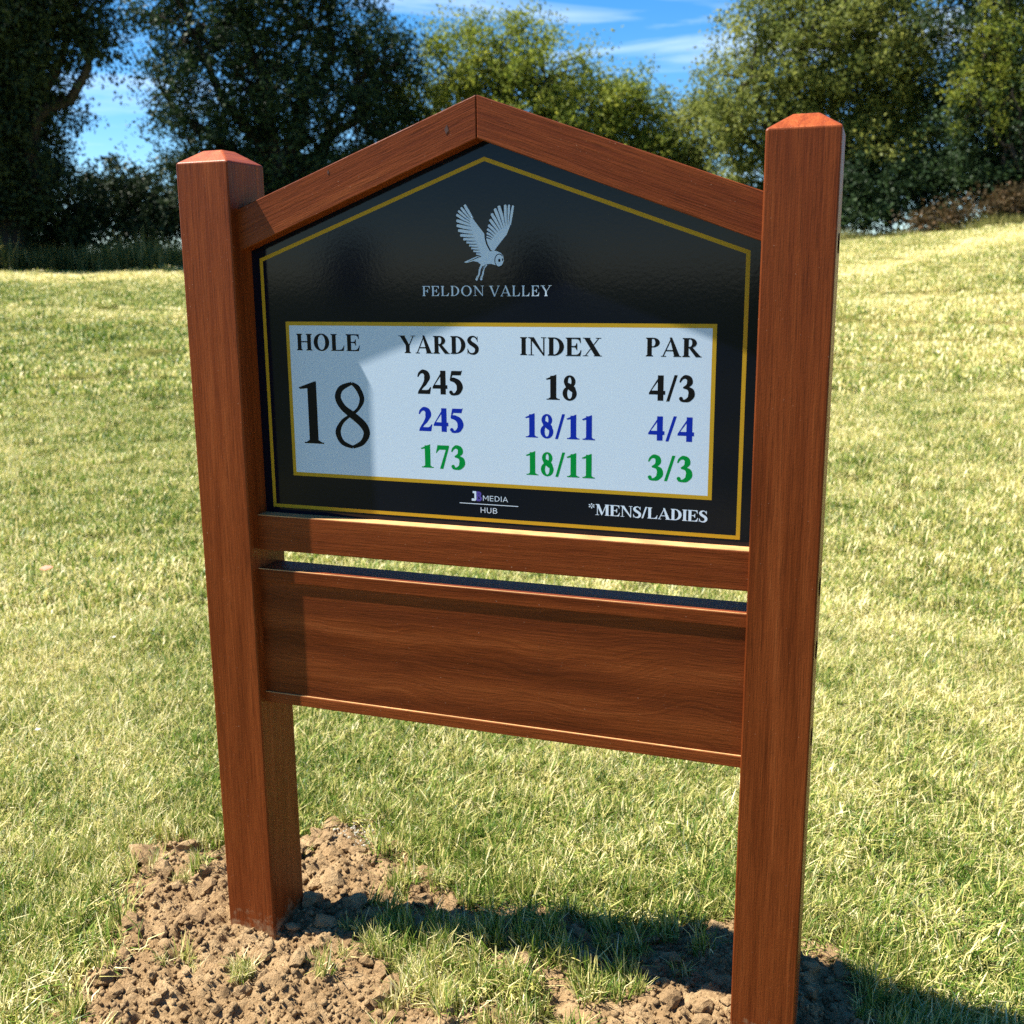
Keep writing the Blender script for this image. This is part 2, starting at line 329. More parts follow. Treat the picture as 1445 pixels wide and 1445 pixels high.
def clod_mesh(seed, sub=2):
    bm = bmesh.new(); bmesh.ops.create_icosphere(bm, subdivisions=sub, radius=1.0)
    s = Vector((seed*3.7, seed*1.9, seed*5.1)); sq = Vector((1, 0.72+0.25*((seed*37) % 10)/10, 0.62+0.2*((seed*53) % 10)/10))
    for v in bm.verts:
        n = mnoise.noise(v.co*0.9+s)*0.45 + (abs(mnoise.noise(v.co*2.0+s))-.2)*0.6 + mnoise.noise(v.co*6+s)*0.22
        v.co = Vector((v.co.x*sq.x, v.co.y*sq.y, v.co.z*sq.z))*(1+n)
    me = bpy.data.meshes.new('soil_clod'); bm.to_mesh(me); bm.free(); me.materials.append(M['soil']); return me
clods = [clod_mesh(i+1, 2) for i in range(7)]
def sz_at(x, y): return float(soil_h(np.array([x]), np.array([y]))[0])
def add_clod(x, y, s, k):
    o = bpy.data.objects.new('soil_clod', clods[k % len(clods)]); C.objects.link(o); o.parent = soil
    o.location = (x, y, sz_at(x, y)+ground_z(x, y)+s*0.22); o.scale = (s, s*rnd.uniform(.8, 1.1), s*rnd.uniform(.75, 1.05)); o.rotation_euler = (rnd.uniform(-.5, .5), rnd.uniform(-.5, .5), rnd.uniform(0, 6.28))
for k, (u, v, s) in enumerate([(212, 1222, .036), (232, 1240, .022), (268, 1205, .026), (220, 1258, .022), (470, 1172, .020), (448, 1186, .021), (462, 1196, .015), (505, 1212, .016), (545, 1412, .028), (538, 1378, .020),
                               (520, 1366, .014), (600, 1240, .015), (585, 1262, .013), (372, 1365, .016), (380, 1350, .014), (190, 1320, .022), (150, 1390, .02), (470, 1255, .026), (440, 1285, .024), (460, 1318, .02), (505, 1290, .022), (415, 1322, .012),
                               (735, 1395, .016), (715, 1375, .017), (745, 1428, .014), (980, 1312, .016), (955, 1320, .015), (1010, 1312, .014), (920, 1330, .016), (1185, 1360, .024), (1220, 1372, .019), (1170, 1345, .017), (995, 1440, .016), (945, 1425, .018), (900, 1438, .013), (1325, 1398, .012), (745, 1250, .016), (735, 1237, .012), (525, 1165, .017), (1290, 1430, .014)]):
    p = at_ground(u, v); add_clod(p[0], p[1], s, k)
n = 0
while n < 215:
    x = rnd.uniform(-0.55, 1.5); y = rnd.uniform(-0.45, 0.5)
    if float(soil_sd(np.array([x]), np.array([y]))[0]) < rnd.uniform(-0.02, 0.06): continue
    add_clod(x, y, 0.0065+0.016*rnd.random()**1.8, n); n += 1
def build_crumbs():
    bm = bmesh.new(); bmesh.ops.create_icosphere(bm, subdivisions=1, radius=1.0)
    B = np.array([v.co[:] for v in bm.verts]); Fb = np.array([[v.index for v in f.verts] for f in bm.faces]); bm.free()
    bm = bmesh.new(); bmesh.ops.create_icosphere(bm, subdivisions=1, radius=1.0); bm.free()
    K = 15000; xs = rng.uniform(-0.6, 1.5, K*4); ys = rng.uniform(-0.46, 0.6, K*4); sd = soil_sd(xs, ys)
    ok = sd > rng.normal(0.0, 0.03, K*4); xs = xs[ok][:K]; ys = ys[ok][:K]; K = len(xs)
    s = 0.0012+0.0060*rng.random(K)**3.4; zs = soil_h(xs, ys)
    zs = np.maximum(zs, -0.008)+terrain(xs, ys)
    q = rng.normal(size=(K, 3, 3)); q, _ = np.linalg.qr(q)
    P = B[None]*(1+rng.normal(0, .22, (K, len(B), 1)))*rng.uniform(.6, 1.1, (K, 1, 3))
    P = np.einsum('kij,knj->kni', q, P)*s[:, None, None] + np.stack([xs, ys, zs+s*.3], 1)[:, None]
    F = Fb[None]+(np.arange(K)*len(B))[:, None, None]
    o = link('soil_crumbs', np_mesh('soil_crumbs', P.reshape(-1, 3), F.reshape(-1, 3)), M['soil'], soil); tag(o, 'fine loose soil crumbs scattered over the dug earth', kind='stuff')
build_crumbs()

# ------------------------------------------------------------------ the sign
W = 0.095; S = 0.7848; D = 0.093
XL1 = W; XR0 = W+S; XR1 = 2*W+S; XM = W+S/2
Y_RAIL = 0.0212; Y_RAFT = 0.0175; Y_PANEL = 0.0458; Y_LIP = 0.0142; Y_BOARD = 0.0172
sign = empty('golf_hole_sign', (XM, D/2, 0)); tag(sign, 'varnished timber golf sign with black gabled panel for hole 18 between two square posts', 'sign')
def child(name, bm, mat, parent=None, smooth=False):
    """mesh built in sign coordinates (origin at the left post's outer front corner)"""
    par = parent or sign
    o = from_bm(name, bm, mat, None, smooth); o.parent = par
    base = Vector((XM, D/2, 0))
    if par is sign: o.location = -base
    return o
def box_bm(x0, x1, y0, y1, z0, z1, bev=0.0015):
    bm = bmesh.new(); bmesh.ops.create_cube(bm, size=1.0)
    for v in bm.verts: v.co = Vector((x0+(v.co.x+.5)*(x1-x0), y0+(v.co.y+.5)*(y1-y0), z0+(v.co.z+.5)*(z1-z0)))
    if bev: bmesh.ops.bevel(bm, geom=list(bm.edges), offset=bev, segments=2, profile=0.5, affect='EDGES')
    return bm
def post(x0, x1, ztop, rot=0.0, dx=0.0):
    bm = bmesh.new(); y0, y1 = 0.0, D; ins = 0.030; ch = 0.020
    rings = [(-0.32, 0), (ztop, 0), (ztop+ch, ins)]; vs = []
    for z, i in rings: vs.append([bm.verts.new(c) for c in ((x0+i, y0+i, z), (x1-i, y0+i, z), (x1-i, y1-i, z), (x0+i, y1-i, z))])
    for a, b in zip(vs, vs[1:]):
        for k in range(4): bm.faces.new((a[k], a[(k+1) % 4], b[(k+1) % 4], b[k]))
    bm.faces.new(vs[-1]); bm.faces.new(vs[0][::-1])
    bmesh.ops.recalc_face_normals(bm, faces=bm.faces)
    bmesh.ops.bevel(bm, geom=list(bm.edges), offset=0.0022, segments=2, profile=0.5, affect='EDGES')
    if rot:
        c = Vector(((x0+x1)/2, D/2, 0)); bmesh.ops.rotate(bm, cent=c, matrix=Matrix.Rotation(rot, 3, 'Z'), verts=bm.verts)
    if dx: bmesh.ops.translate(bm, vec=(dx, 0, 0), verts=bm.verts)
    bm.normal_update()
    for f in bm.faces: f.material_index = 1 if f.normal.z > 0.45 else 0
    o = child('post', bm, M['wood_v']); o.data.materials.append(M['wood_sun_cap']); return o
post_l = post(0.0, W, 1.3137, math.radians(-3.0), 0.0015)
post_r = post(XR0+0.0028, XR1+0.0005, 1.3180)
for z in (1.178, 0.716, 0.624, 0.493):                                   # dark bolt heads on the outer side of the right-hand post
    bm = bmesh.new(); bmesh.ops.create_cone(bm, cap_ends=True, segments=16, radius1=0.0135, radius2=0.0125, depth=0.0035)
    bmesh.ops.rotate(bm, cent=(0, 0, 0), matrix=Matrix.Rotation(math.pi/2, 3, 'Y'), verts=bm.verts)
    bmesh.ops.translate(bm, vec=(XR1-0.0002, 0.046, z), verts=bm.verts)
    child('bolt_head', bm, M['hole'], post_r, True)
# gable rafters, mitred at the ridge; each lies along its own local X so that the grain follows it
SL = (1.3278-1.1819)/(XM-XL1); TH_T = 1.3854-1.3278
def rafter(sgn):
    ang = math.atan(SL); ca = math.cos(ang)
    z_b0 = 1.1819-SL*0.02; z_t0 = 1.2447-(1.3854-1.2447)/(XM-XL1)*0.02
    pts = [(-(XM-XL1)-0.02, z_b0), (-0.0006, 1.3278), (-0.0006, 1.3854), (-(XM-XL1)-0.02, z_t0)]
    bm = bmesh.new(); f = [[], []]
    for j, y in enumerate((Y_RAFT, 0.074)):
        for (x, z) in pts:
            X = x*(-sgn); Zc = z-1.3278
            lx = X*math.cos(ang)*1 + Zc*math.sin(ang)*(-sgn); lz = -X*math.sin(ang)*(-sgn) + Zc*math.cos(ang)
            f[j].append(bm.verts.new((lx, y, lz)))
    bm.faces.new(f[0]); bm.faces.new(f[1][::-1])
    for k in range(4): bm.faces.new((f[0][k], f[0][(k+1) % 4], f[1][(k+1) % 4], f[1][k]))
    bmesh.ops.recalc_face_normals(bm, faces=bm.faces)
    bmesh.ops.bevel(bm, geom=list(bm.edges), offset=0.0012, segments=2, profile=0.5, affect='EDGES')
    o = child('rafter', bm, M['wood_h']); o.location = Vector((XM, 0, 1.3278))-Vector((XM, D/2, 0)); o.rotation_euler = (0, ang*sgn, 0) if True else None
    return o
raf_l = rafter(-1); raf_r = rafter(1)
def knot(u, v, s, a):
    p = at_plane(u, v, Y_RAFT); bm = bmesh.new()
    vs = [bm.verts.new((p[0]+dx*s, Y_RAFT-0.0004, p[2]+dz*s)) for dx, dz in ((-.45, .1), (-.1, -.9), (.5, -.2), (.15, 1.0))]
    back = [bm.verts.new((v_.co.x, Y_RAFT+0.002, v_.co.z)) for v_ in vs]
    bm.faces.new(vs); bm.faces.new(back[::-1])
    for k in range(4): bm.faces.new((vs[k], vs[(k+1) % 4], back[(k+1) % 4], back[k]))
    bmesh.ops.recalc_face_normals(bm, faces=bm.faces); child('knot', bm, M['knot'])
knot(630, 183, 0.0068, 0); knot(463, 243, 0.0035, 0)
rail = child('rail', box_bm(XL1-0.01, XR0+0.01, Y_RAIL, 0.0745, 0.7074, 0.7648, 0.0012), M['wood_h'])
# lower frame: lip rails in front of a wide name board
up_lip = child('upper_lip', box_bm(XL1-0.01, XR0+0.01, Y_LIP, 0.072, 0.6562, 0.6764, 0.0010), M['wood_h'])
lo_lip = child('lower_lip', box_bm(XL1-0.01, XR0+0.01, Y_LIP, 0.072, 0.4448, 0.4626, 0.0010), M['wood_h'])
child('name_board', box_bm(XL1-0.01, XR0+0.01, Y_BOARD, 0.060, 0.4620, 0.6568, 0.0), M['board'])

# pale strips on the rail tops: sunlit brightness put into the wood colour
M['sun_edge'] = mat_simple('sun_painted_edge_wood', (0.44, 0.235, 0.095), 0.6, 0.2, 0.25, 40.0)
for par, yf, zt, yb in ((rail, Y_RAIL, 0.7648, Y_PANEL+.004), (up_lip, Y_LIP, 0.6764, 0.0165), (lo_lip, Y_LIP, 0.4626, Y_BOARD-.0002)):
    child('top_edge', box_bm(XL1-.002, XR0+.002, yf+.0004, yb, zt-.001, zt+.0007, 0.0), M['sun_edge'], par)
# printed panel
def prism_bm(pts, y0, y1):
    bm = bmesh.new(); a = [bm.verts.new((x, y0, z)) for x, z in pts]; b = [bm.verts.new((x, y1, z)) for x, z in pts]; n_ = len(pts)
    bm.faces.new(a); bm.faces.new(b[::-1])
    for k in range(n_): bm.faces.new((a[k], a[(k+1) % n_], b[(k+1) % n_], b[k]))
    bmesh.ops.recalc_face_normals(bm, faces=bm.faces); return bm
zs_ = lambda x: 1.1819+SL*(x-XL1)
panel = child('sign_panel', prism_bm([(XL1+0.001, 0.7655), (XR0-0.001, 0.7655), (XR0-0.001, zs_(XL1)+0.012), (XM, zs_(XM)+0.012), (XL1+0.001, zs_(XL1)+0.012)], Y_PANEL, Y_PANEL+0.006), M['panel'])
G0, G1, GZ0, GZS, GZA = 0.1107, 0.8644, 0.7748, 1.1707, 1.3064
def ring_bm(outer, inner, y):
    bm = bmesh.new(); a = [bm.verts.new((x, y, z)) for x, z in outer]; b = [bm.verts.new((x, y, z)) for x, z in inner]; n_ = len(outer)
    for k in range(n_): bm.faces.new((a[k], a[(k+1) % n_], b[(k+1) % n_], b[k]))
    return bm
gt = 0.0056; XG = (G0+G1)/2; gs = (GZA-GZS)/(XG-G0); gk = math.hypot(1, gs)
YP = Y_PANEL
def pchild(name, bm, mat):
    o = from_bm(name, bm, mat, panel); return o
pchild('gold_border', ring_bm([(G0, GZ0), (G1, GZ0), (G1, GZS), (XG, GZA), (G0, GZS)],
                              [(G0+gt, GZ0+gt), (G1-gt, GZ0+gt), (G1-gt, GZS-gt*gk+gs*gt), (XG, GZA-gt*gk), (G0+gt, GZS-gt*gk+gs*gt)], YP-0.00005), M['gold'])
I0, I1, IZ0, IZ1 = 0.1512, 0.8233, 0.8292, 1.0742; it = 0.0058
pchild('table_border', ring_bm([(I0, IZ0), (I1, IZ0), (I1, IZ1), (I0, IZ1)], [(I0+it, IZ0+it), (I1-it, IZ0+it), (I1-it, IZ1-it), (I0+it, IZ1-it)], YP-0.00005), M['gold'])
bm = bmesh.new(); bm.faces.new([bm.verts.new((x, YP-0.00005, z)) for x, z in ((I0+it, IZ0+it), (I1-it, IZ0+it), (I1-it, IZ1-it), (I0+it, IZ1-it))])
pchild('score_table', bm, M['white'])

# ---- lettering: glyphs drawn as strokes and shapes, cap height 1; every shape sits 0.03 mm in front of the last
class Ink:
    def __init__(s): s.shapes = []
    def poly(s, pts): s.shapes.append((list(pts), [tuple(t) for t in tessellate_polygon([[Vector((p[0], p[1], 0)) for p in pts]])]))
    def strip(s, A, B):
        n_ = len(A); pts = list(A)+list(B); s.shapes.append((pts, [(i, i+1, n_+i+1, n_+i) for i in range(n_-1)]))
    def ell_ring(s, cx, cy, rx, ry, ix, iy, a0=0, a1=360, n_=40, ox=0):
        A = []; B = []
        for k in range(n_+1):
            a = math.radians(a0+(a1-a0)*k/n_); A.append((cx+rx*math.cos(a), cy+ry*math.sin(a))); B.append((cx+ox+ix*math.cos(a), cy+iy*math.sin(a)))
        s.strip(A, B)
    def disc(s, cx, cy, r, ry=None, n_=18): s.poly([(cx+r*math.cos(2*math.pi*k/n_), cy+(ry or r)*math.sin(2*math.pi*k/n_)) for k in range(n_)])
    def stroke(s, pts, ws, sub=8):
        P = [Vector(p) for p in pts]; out = []; wv = []
        for i in range(len(P)-1):
            p0 = P[max(i-1, 0)]; p1 = P[i]; p2 = P[i+1]; p3 = P[min(i+2, len(P)-1)]
            for k in range(sub):
                t = k/sub
                out.append(0.5*((2*p1)+(-p0+p2)*t+(2*p0-5*p1+4*p2-p3)*t*t+(-p0+3*p1-3*p2+p3)*t**3)); tt = t*t*(3-2*t); wv.append(ws[i]*(1-tt)+ws[i+1]*tt)
        out.append(P[-1]); wv.append(ws[-1]); A = []; B = []
        for i, p in enumerate(out):
            d_ = out[min(i+1, len(out)-1)]-out[max(i-1, 0)]; d_ = d_.normalized(); n_ = Vector((-d_.y, d_.x)); A.append(tuple(p+n_*wv[i]/2)); B.append(tuple(p-n_*wv[i]/2))
        s.strip(A, B)
    def rect(s, x0, x1, y0, y1): s.poly([(x0, y0), (x1, y0), (x1, y1), (x0, y1)])

def glyph(ch, s=0.235, h=0.068):
    """serif capital or figure; s = stem, h = hairline. Returns Ink, advance"""
    g = Ink(); sf = 0.042; ov = 0.075
    def stem(x0, w_=None, top=True, bot=True, y0=0.0, y1=1.0):
        w_ = w_ or s; g.rect(x0, x0+w_, y0, y1)
        if top: g.poly([(x0-ov, y1-sf*.9), (x0-ov, y1), (x0+w_+ov, y1), (x0+w_+ov, y1-sf*.9), (x0+w_, y1-sf*2.0), (x0, y1-sf*2.0)])
        if bot: g.poly([(x0-ov, y0+sf*.9), (x0, y0+sf*2.0), (x0+w_, y0+sf*2.0), (x0+w_+ov, y0+sf*.9), (x0+w_+ov, y0), (x0-ov, y0)])
    x = ov+0.02
    if ch == 'H':
        stem(x); stem(x+s+0.36); g.rect(x+s*.5, x+s+0.5, 0.485, 0.485+h*1.1); return g, x+2*s+0.36+ov+.02
    if ch == 'I': stem(x); return g, x+s+ov+0.02
    if ch in 'LEF':
        stem(x, bot=(ch == 'F')); r = x+s
        if ch in 'LE': g.poly([(x-ov, 0), (r+.46, 0), (r+.52, .33), (r+.475, .33), (r+.43, .20), (r+.34, .10), (r+.22, h), (r, h), (x-ov, sf*.9)])
        if ch in 'EF':
            g.poly([(r-.02, 1), (r+.47, 1), (r+.485, .72), (r+.445, .72), (r+.41, .84), (r+.33, .92), (r+.2, 1-h), (r-.02, 1-h)])
            g.poly([(r-.02, .48), (r+.14, .48), (r+.22, .44), (r+.255, .33), (r+.295, .33), (r+.295, .70), (r+.255, .70), (r+.22, .58), (r+.14, .48+h), (r-.02, .48+h)])
        return g, r+(.56 if ch != 'F' else .50)
    if ch == 'O': g.ell_ring(.52, .5, .48, .525, .48-s*1.08, .525-h*1.15); return g, 1.04
    if ch == 'D':
        stem(x); r = x+s; g.ell_ring(r+.02, .5, .54, .5, .54-s*1.08, .5-h, -90, 90); g.rect(r-.02, r+.021, 0, h); g.rect(r-.02, r+.021, 1-h, 1); return g, r+.60
    if ch in 'PR':
        stem(x); r = x+s; g.ell_ring(r+.06, .74, .34, .26, .34-s*.98, .26-h, -90, 90); g.rect(r-.02, r+.061, 1-h, 1); g.rect(r-.02, r+.061, .48, .48+h)
        if ch == 'P': return g, r+.44
        g.poly([(r+.0, .485), (r+.20, .50), (r+.60, .04), (r+.66, .035), (r+.66, 0), (r+.36, 0)]); return g, r+.65
    if ch in 'AV':
        pts = [[(.05, .02), (.115, .02), (.47, .86), (.44, .93)], [(.40, 1.02), (.52, 1.02), (.93, .02), (.93-s*1.22, .02)]]
        sers = [(-.02, .24, 0), (.60, 1.0, 0)]
        if ch == 'A':
            for p in pts: g.poly(p)
            g.rect(.22, .66, .29, .29+h)
            for a, b, _ in sers: g.rect(a, b, 0, sf)
            return g, .98
        g.poly([(.05, .98), (.05+s*1.22, .98), (.57, -.02), (.46, -.02)]); g.poly([(.87, .98), (.93, .98), (.57, .06), (.53, .10)])
        g.rect(-.02, .38, 1-sf, 1); g.rect(.74, 1.0, 1-sf, 1); return g, .98
    if ch == 'Y':
        stem(.40, top=False, y1=.46); g.poly([(.06, .98), (.06+s*1.2, .98), (.40+s, .44), (.40, .44)]); g.poly([(.83, .98), (.89, .98), (.40+s, .44), (.40+s*.72, .44)])
        g.rect(-.02, .38, 1-sf, 1); g.rect(.70, .99, 1-sf, 1); return g, .97
    if ch == 'N':
        g.rect(.14, .14+h, 0, .95); g.rect(.02, .32, 0, sf); g.poly([(.0, 1), (.08+s, 1), (.86, .06), (.86, -.02), (.82, -.02), (.10, .93), (.0, .96)])
        g.rect(.81, .81+h*1.05, 0, 1); g.rect(.69, .98, 1-sf, 1); return g, 1.0
    if ch == 'M':
        g.rect(.14, .14+h, 0, .95); g.rect(.02, .32, 0, sf); g.poly([(.02, 1), (.10+s, 1), (.62, .18), (.54, 0), (.51, 0), (.12, .9), (.02, .96)])
        g.poly([(.86, .98), (.90, 1), (.92, .92), (.57, .04), (.53, .06)]); stem(.86, s); g.rect(.80, .9, 1-sf, 1); return g, 1.18
    if ch == 'X':
        g.poly([(.06, .98), (.06+s*1.25, .98), (.93, .02), (.93-s*1.25, .02)]); g.poly([(.10, .02), (.165, .02), (.87, .98), (.80, .98)])
        for a, b, y in ((-.01, .40, 1-sf), (.67, .96, 1-sf), (0, .29, 0), (.57, 1.0, 0)): g.rect(a, b, y, y+sf)
        return g, 1.0
    if ch == 'S':
        g.stroke([(.60, .80), (.50, .94), (.34, .985), (.19, .90), (.14, .76), (.24, .62), (.42, .50), (.56, .37), (.57, .19), (.46, .05), (.28, .018), (.14, .08), (.06, .24)],
                 [h, h*1.1, h*1.3, s*.72, s*.95, s*1.0, s*1.0, s*1.0, s*.9, s*.62, h*1.3, h*1.1, h]); g.rect(.59, .625, .70, 1.0); g.rect(.04, .075, .0, .31); return g, .72
    if ch == '/': g.poly([(.0, -.02), (.125, -.02), (.43, 1.02), (.305, 1.02)]); return g, .44
    # figures
    if ch == '1':
        w_ = s*1.05; g.rect(.20, .20+w_, 0, .97); g.poly([(.02, .84), (.06, .80), (.20, .83), (.20+w_, .80), (.20+w_, 1.02), (.20+w_-.02, 1.02)]); g.rect(.05, .34+w_, 0, sf); g.poly([(.12, sf), (.20, sf*2.3), (.20+w_, sf*2.3), (.28+w_, sf)]); return g, .64
    if ch == '2':
        g.stroke([(.04, .72), (.12, .88), (.27, .95), (.41, .86), (.44, .70), (.36, .48), (.20, .26), (.07, .07)], [h*.8, s*.45, s*.72, s*1.0, s*1.12, s*.72, h*1.5, h*1.3]); g.poly([(.02, 0), (.56, 0), (.61, .30), (.565, .30), (.50, .20), (.42, .17), (.10, .17), (.03, .06)]); return g, .64
    if ch == '3':
        g.stroke([(.05, .74), (.13, .89), (.27, .96), (.41, .88), (.43, .74), (.34, .60), (.18, .53)], [h*.8, s*.42, s*.66, s*.9, s*.98, s*.62, h]); g.stroke([(.20, .535), (.36, .52), (.49, .40), (.50, .24), (.40, .08), (.22, .02), (.10, .07)], [h, s*.55, s*1.0, s*1.1, s*.78, h*1.5, h*2.0]); g.disc(.105, .105, .078); return g, .64
    if ch == '4':
        g.rect(.34, .34+s*.98, 0, 1.0); g.poly([(.0, .24), (.0, .31), (.42, 1.0), (.46, 1.0), (.46, .86), (.36, .78), (.10, .40), (.36, .40), (.36, .24)]); g.rect(.34, .64, .24, .395); return g, .65
    if ch == '5':
        g.poly([(.14, 1.0), (.56, 1.0), (.60, 1.04), (.54, .82), (.19, .82), (.155, .74), (.08, .60), (.06, .60)]); g.stroke([(.09, .64), (.26, .62), (.43, .50), (.49, .32), (.42, .12), (.25, .02), (.11, .06)], [.14, s*.82, s*1.05, s*1.12, s*.85, h*1.5, h*2.0]); g.disc(.11, .10, .078); return g, .64
    if ch == '7':
        g.poly([(.10, 1.0), (.61, 1.0), (.61, .93), (.34, -.02), (.19, -.02), (.46, .81), (.18, .81), (.10, .72), (.06, .66), (.025, .66)]); return g, .64
    if ch == '8':
        g.ell_ring(.31, .755, .235, .25, .235-s*.72, .25-h*1.15); g.ell_ring(.31, .275, .285, .295, .285-s*.80, .295-h*1.15)
        g.stroke([(.13, .70), (.26, .58), (.42, .46), (.53, .32)], [s*.4, s*1.0, s*1.05, s*.4]); return g, .64
    if ch == '*':
        for k in range(6):
            a = math.radians(90+60*k); c_, s_ = math.cos(a), math.sin(a); g.poly([(.25+c_*.03, .78+s_*.03), (.25+c_*.17-s_*.05, .78+s_*.17+c_*.05), (.25+c_*.23, .78+s_*.23), (.25+c_*.17+s_*.05, .78+s_*.17-c_*.05)])
        return g, .5
    return g, .35
def sans(ch, w_=0.09):
    g = Ink()
    if ch == 'M': g.rect(.05, .05+w_, 0, 1); g.rect(.81, .81+w_, 0, 1); g.poly([(.05, 1), (.05+w_, 1), (.52, .33), (.475, .25), (.43, .33)]); g.poly([(.90, 1), (.90-w_, 1), (.44, .33), (.475, .25), (.52, .33)]); return g, .98
    if ch == 'E': g.rect(.05, .05+w_, 0, 1); [g.rect(.05, .6, y, y+w_) for y in (0, .46, 1-w_)]; return g, .68
    if ch == 'D': g.rect(.05, .05+w_, 0, 1); g.ell_ring(.3, .5, .48, .5, .48-w_, .5-w_, -90, 90); g.rect(.05, .31, 0, w_); g.rect(.05, .31, 1-w_, 1); return g, .85
    if ch == 'I': g.rect(.05, .05+w_, 0, 1); return g, .22
    if ch == 'A': g.poly([(0, 0), (w_, 0), (.43, .9), (.385, 1)]); g.poly([(.82, 0), (.82-w_, 0), (.39, .9), (.435, 1)]); g.rect(.18, .62, .26, .26+w_); return g, .84
    if ch == 'H': g.rect(.05, .05+w_, 0, 1); g.rect(.66, .66+w_, 0, 1); g.rect(.05, .7, .46, .46+w_); return g, .84
    if ch == 'U': g.rect(.05, .05+w_, .35, 1); g.rect(.64, .64+w_, .35, 1); g.ell_ring(.345+w_/2, .36, .295+w_/2, .37, .295-w_/2, .37-w_, 180, 360); return g, .82
    if ch == 'B': g.rect(.05, .05+w_, 0, 1); g.ell_ring(.38, .745, .27, .255, .27-w_, .255-w_, -90, 90); g.ell_ring(.40, .275, .31, .275, .31-w_, .275-w_, -90, 90); [g.rect(.05, .405, y, y+w_) for y in (0, .48, 1-w_)]; return g, .76
    if ch == 'J': g.rect(.38, .38+w_, .25, 1); g.rect(.16, .40, 1-w_*.9, 1); g.stroke([(.38+w_/2, .28), (.36+w_/2, .14), (.24, w_/2), (.02, .12)], [w_, w_, w_, w_]); return g, .62
    return g, .4
def put_ink(name, items, mat, depth=0.00009):
    """items: list of (Ink, x0, z0, sx, sz) -> one printed mesh on the panel"""
    V = []; F = []; d_ = depth
    for ink, x0, z0, sx, sz in items:
        for pts, fs in ink.shapes:
            b0 = len(V); V += [(x0+p[0]*sx, YP-d_, z0+p[1]*sz) for p in pts]; F += [tuple(b0+i for i in f) for f in fs]; d_ += 0.000006
            if d_ > depth+0.00012: d_ = depth
    me = bpy.data.meshes.new(name); me.from_pydata(V, [], F); me.update(); return link(name, me, mat, panel)
def text(word, u0, u1, vb, vt, mat, name='lettering', fn=glyph, track=0.03, **kw):
    """a line of print whose ink runs between image columns u0..u1, baseline vb, cap line vt (read off the photograph, set in the panel's own plane)"""
    um = (u0+u1)/2
    a = at_plane(u0, vb, YP); b = at_plane(u1, vb, YP); c0 = at_plane(um, vb, YP); c1 = at_plane(um, vt, YP)
    gl = [fn(ch, **kw) for ch in word]; tot = sum(g[1]+track for g in gl)-track
    k = (b[0]-a[0])/tot; x = a[0]; items = []
    for g, adv in gl: items.append((g, x, c0[2], k, c1[2]-c0[2])); x += (adv+track)*k
    return put_ink(name, items, mat)
K = M['black']
text('HOLE', 418.5, 509, 495, 471.3, K); text('YARDS', 563.5, 676.5, 499.0, 474.0, K); text('INDEX', 733.5, 849.5, 502, 476.2, K); text('PAR', 910.5, 990, 503.5, 476.8, K, track=.05)
text('245', 589, 654, 556.5, 523, K); text('18', 769.5, 815.5, 564.5, 529.5, K); text('4/3', 915.5, 980.5, 566, 530, K)
text('245', 591, 655, 609.2, 576, M['blue']); text('18/11', 740.5, 841.5, 619, 585, M['blue']); text('4/4', 914.5, 979.5, 622.5, 588, M['blue'])
text('173', 593.8, 656.8, 661, 628.5, M['green']); text('18/11', 741.5, 841, 672.5, 639, M['green']); text('3/3', 913, 977, 678.5, 643.5, M['green'])
text('FELDON', 596, 683.5, 417.6, 403.4, M['pale'], s=0.145, h=0.05, track=.10); text('VALLEY', 690.5, 778, 417.9, 403.0, M['pale'], s=0.145, h=0.05, track=.10)
text('MENS/LADIES', 840, 998.8, 731.8, 716.2, M['pale'], s=.22, h=.06, track=.0); text('*', 829.5, 840, 727.0, 710.0, M['pale'])
text('J', 665.6, 672.2, 706.6, 693.0, M['pale'], fn=sans, w_=.24); text('B', 672.0, 680.6, 707.2, 693.6, M['violet'], fn=sans, w_=.22)
text('MEDIA', 681.2, 717, 707.6, 700.2, M['pale'], fn=sans, w_=.10, track=.1); text('HUB', 678, 702.2, 724.2, 716.6, M['pale'], fn=sans, w_=.10, track=.12)
a_ = at_plane(648.7, 709.2, YP); b_ = at_plane(731.4, 715.0, YP); zc = (a_[2]+b_[2])/2; ln = Ink(); ln.rect(0, 1, 0, 1); put_ink('rule', [(ln, a_[0], zc-.0005, b_[0]-a_[0], .0010)], M['pale'])
# the large slim 18
big = Ink()
big.poly([(.115, .0), (.235, .0), (.235, 1.0), (.215, 1.0), (.0, .90), (.015, .872), (.115, .885)]); big.rect(.045, .305, 0, .022); big.poly([(.075, .022), (.115, .06), (.235, .06), (.28, .022)])
big8 = Ink(); WB, HB = .115, .05
big8.stroke([(.27, .985), (.10, .90), (.045, .755), (.12, .60), (.26, .485), (.42, .34), (.475, .20), (.40, .05), (.25, -.03)], [HB, .085, .095, .10, .115, .115, .10, .08, HB])
big8.stroke([(.25, -.03), (.09, .04), (.025, .20), (.09, .36), (.22, .475), (.35, .58), (.42, .74), (.36, .91), (.27, .985)], [HB, .075, .085, .06, .045, .05, .075, .08, HB])
a_ = at_plane(425.5, 627.0, YP); b_ = at_plane(520.5, 627.0, YP); c_ = at_plane(447, 626.0, YP); t_ = at_plane(440, 538.0, YP); hh = t_[2]-c_[2]; wd = b_[0]-a_[0]
put_ink('lettering', [(big, a_[0], c_[2], wd*1.12, hh), (big8, a_[0]+wd*.535, c_[2], wd*.93, hh)], K)
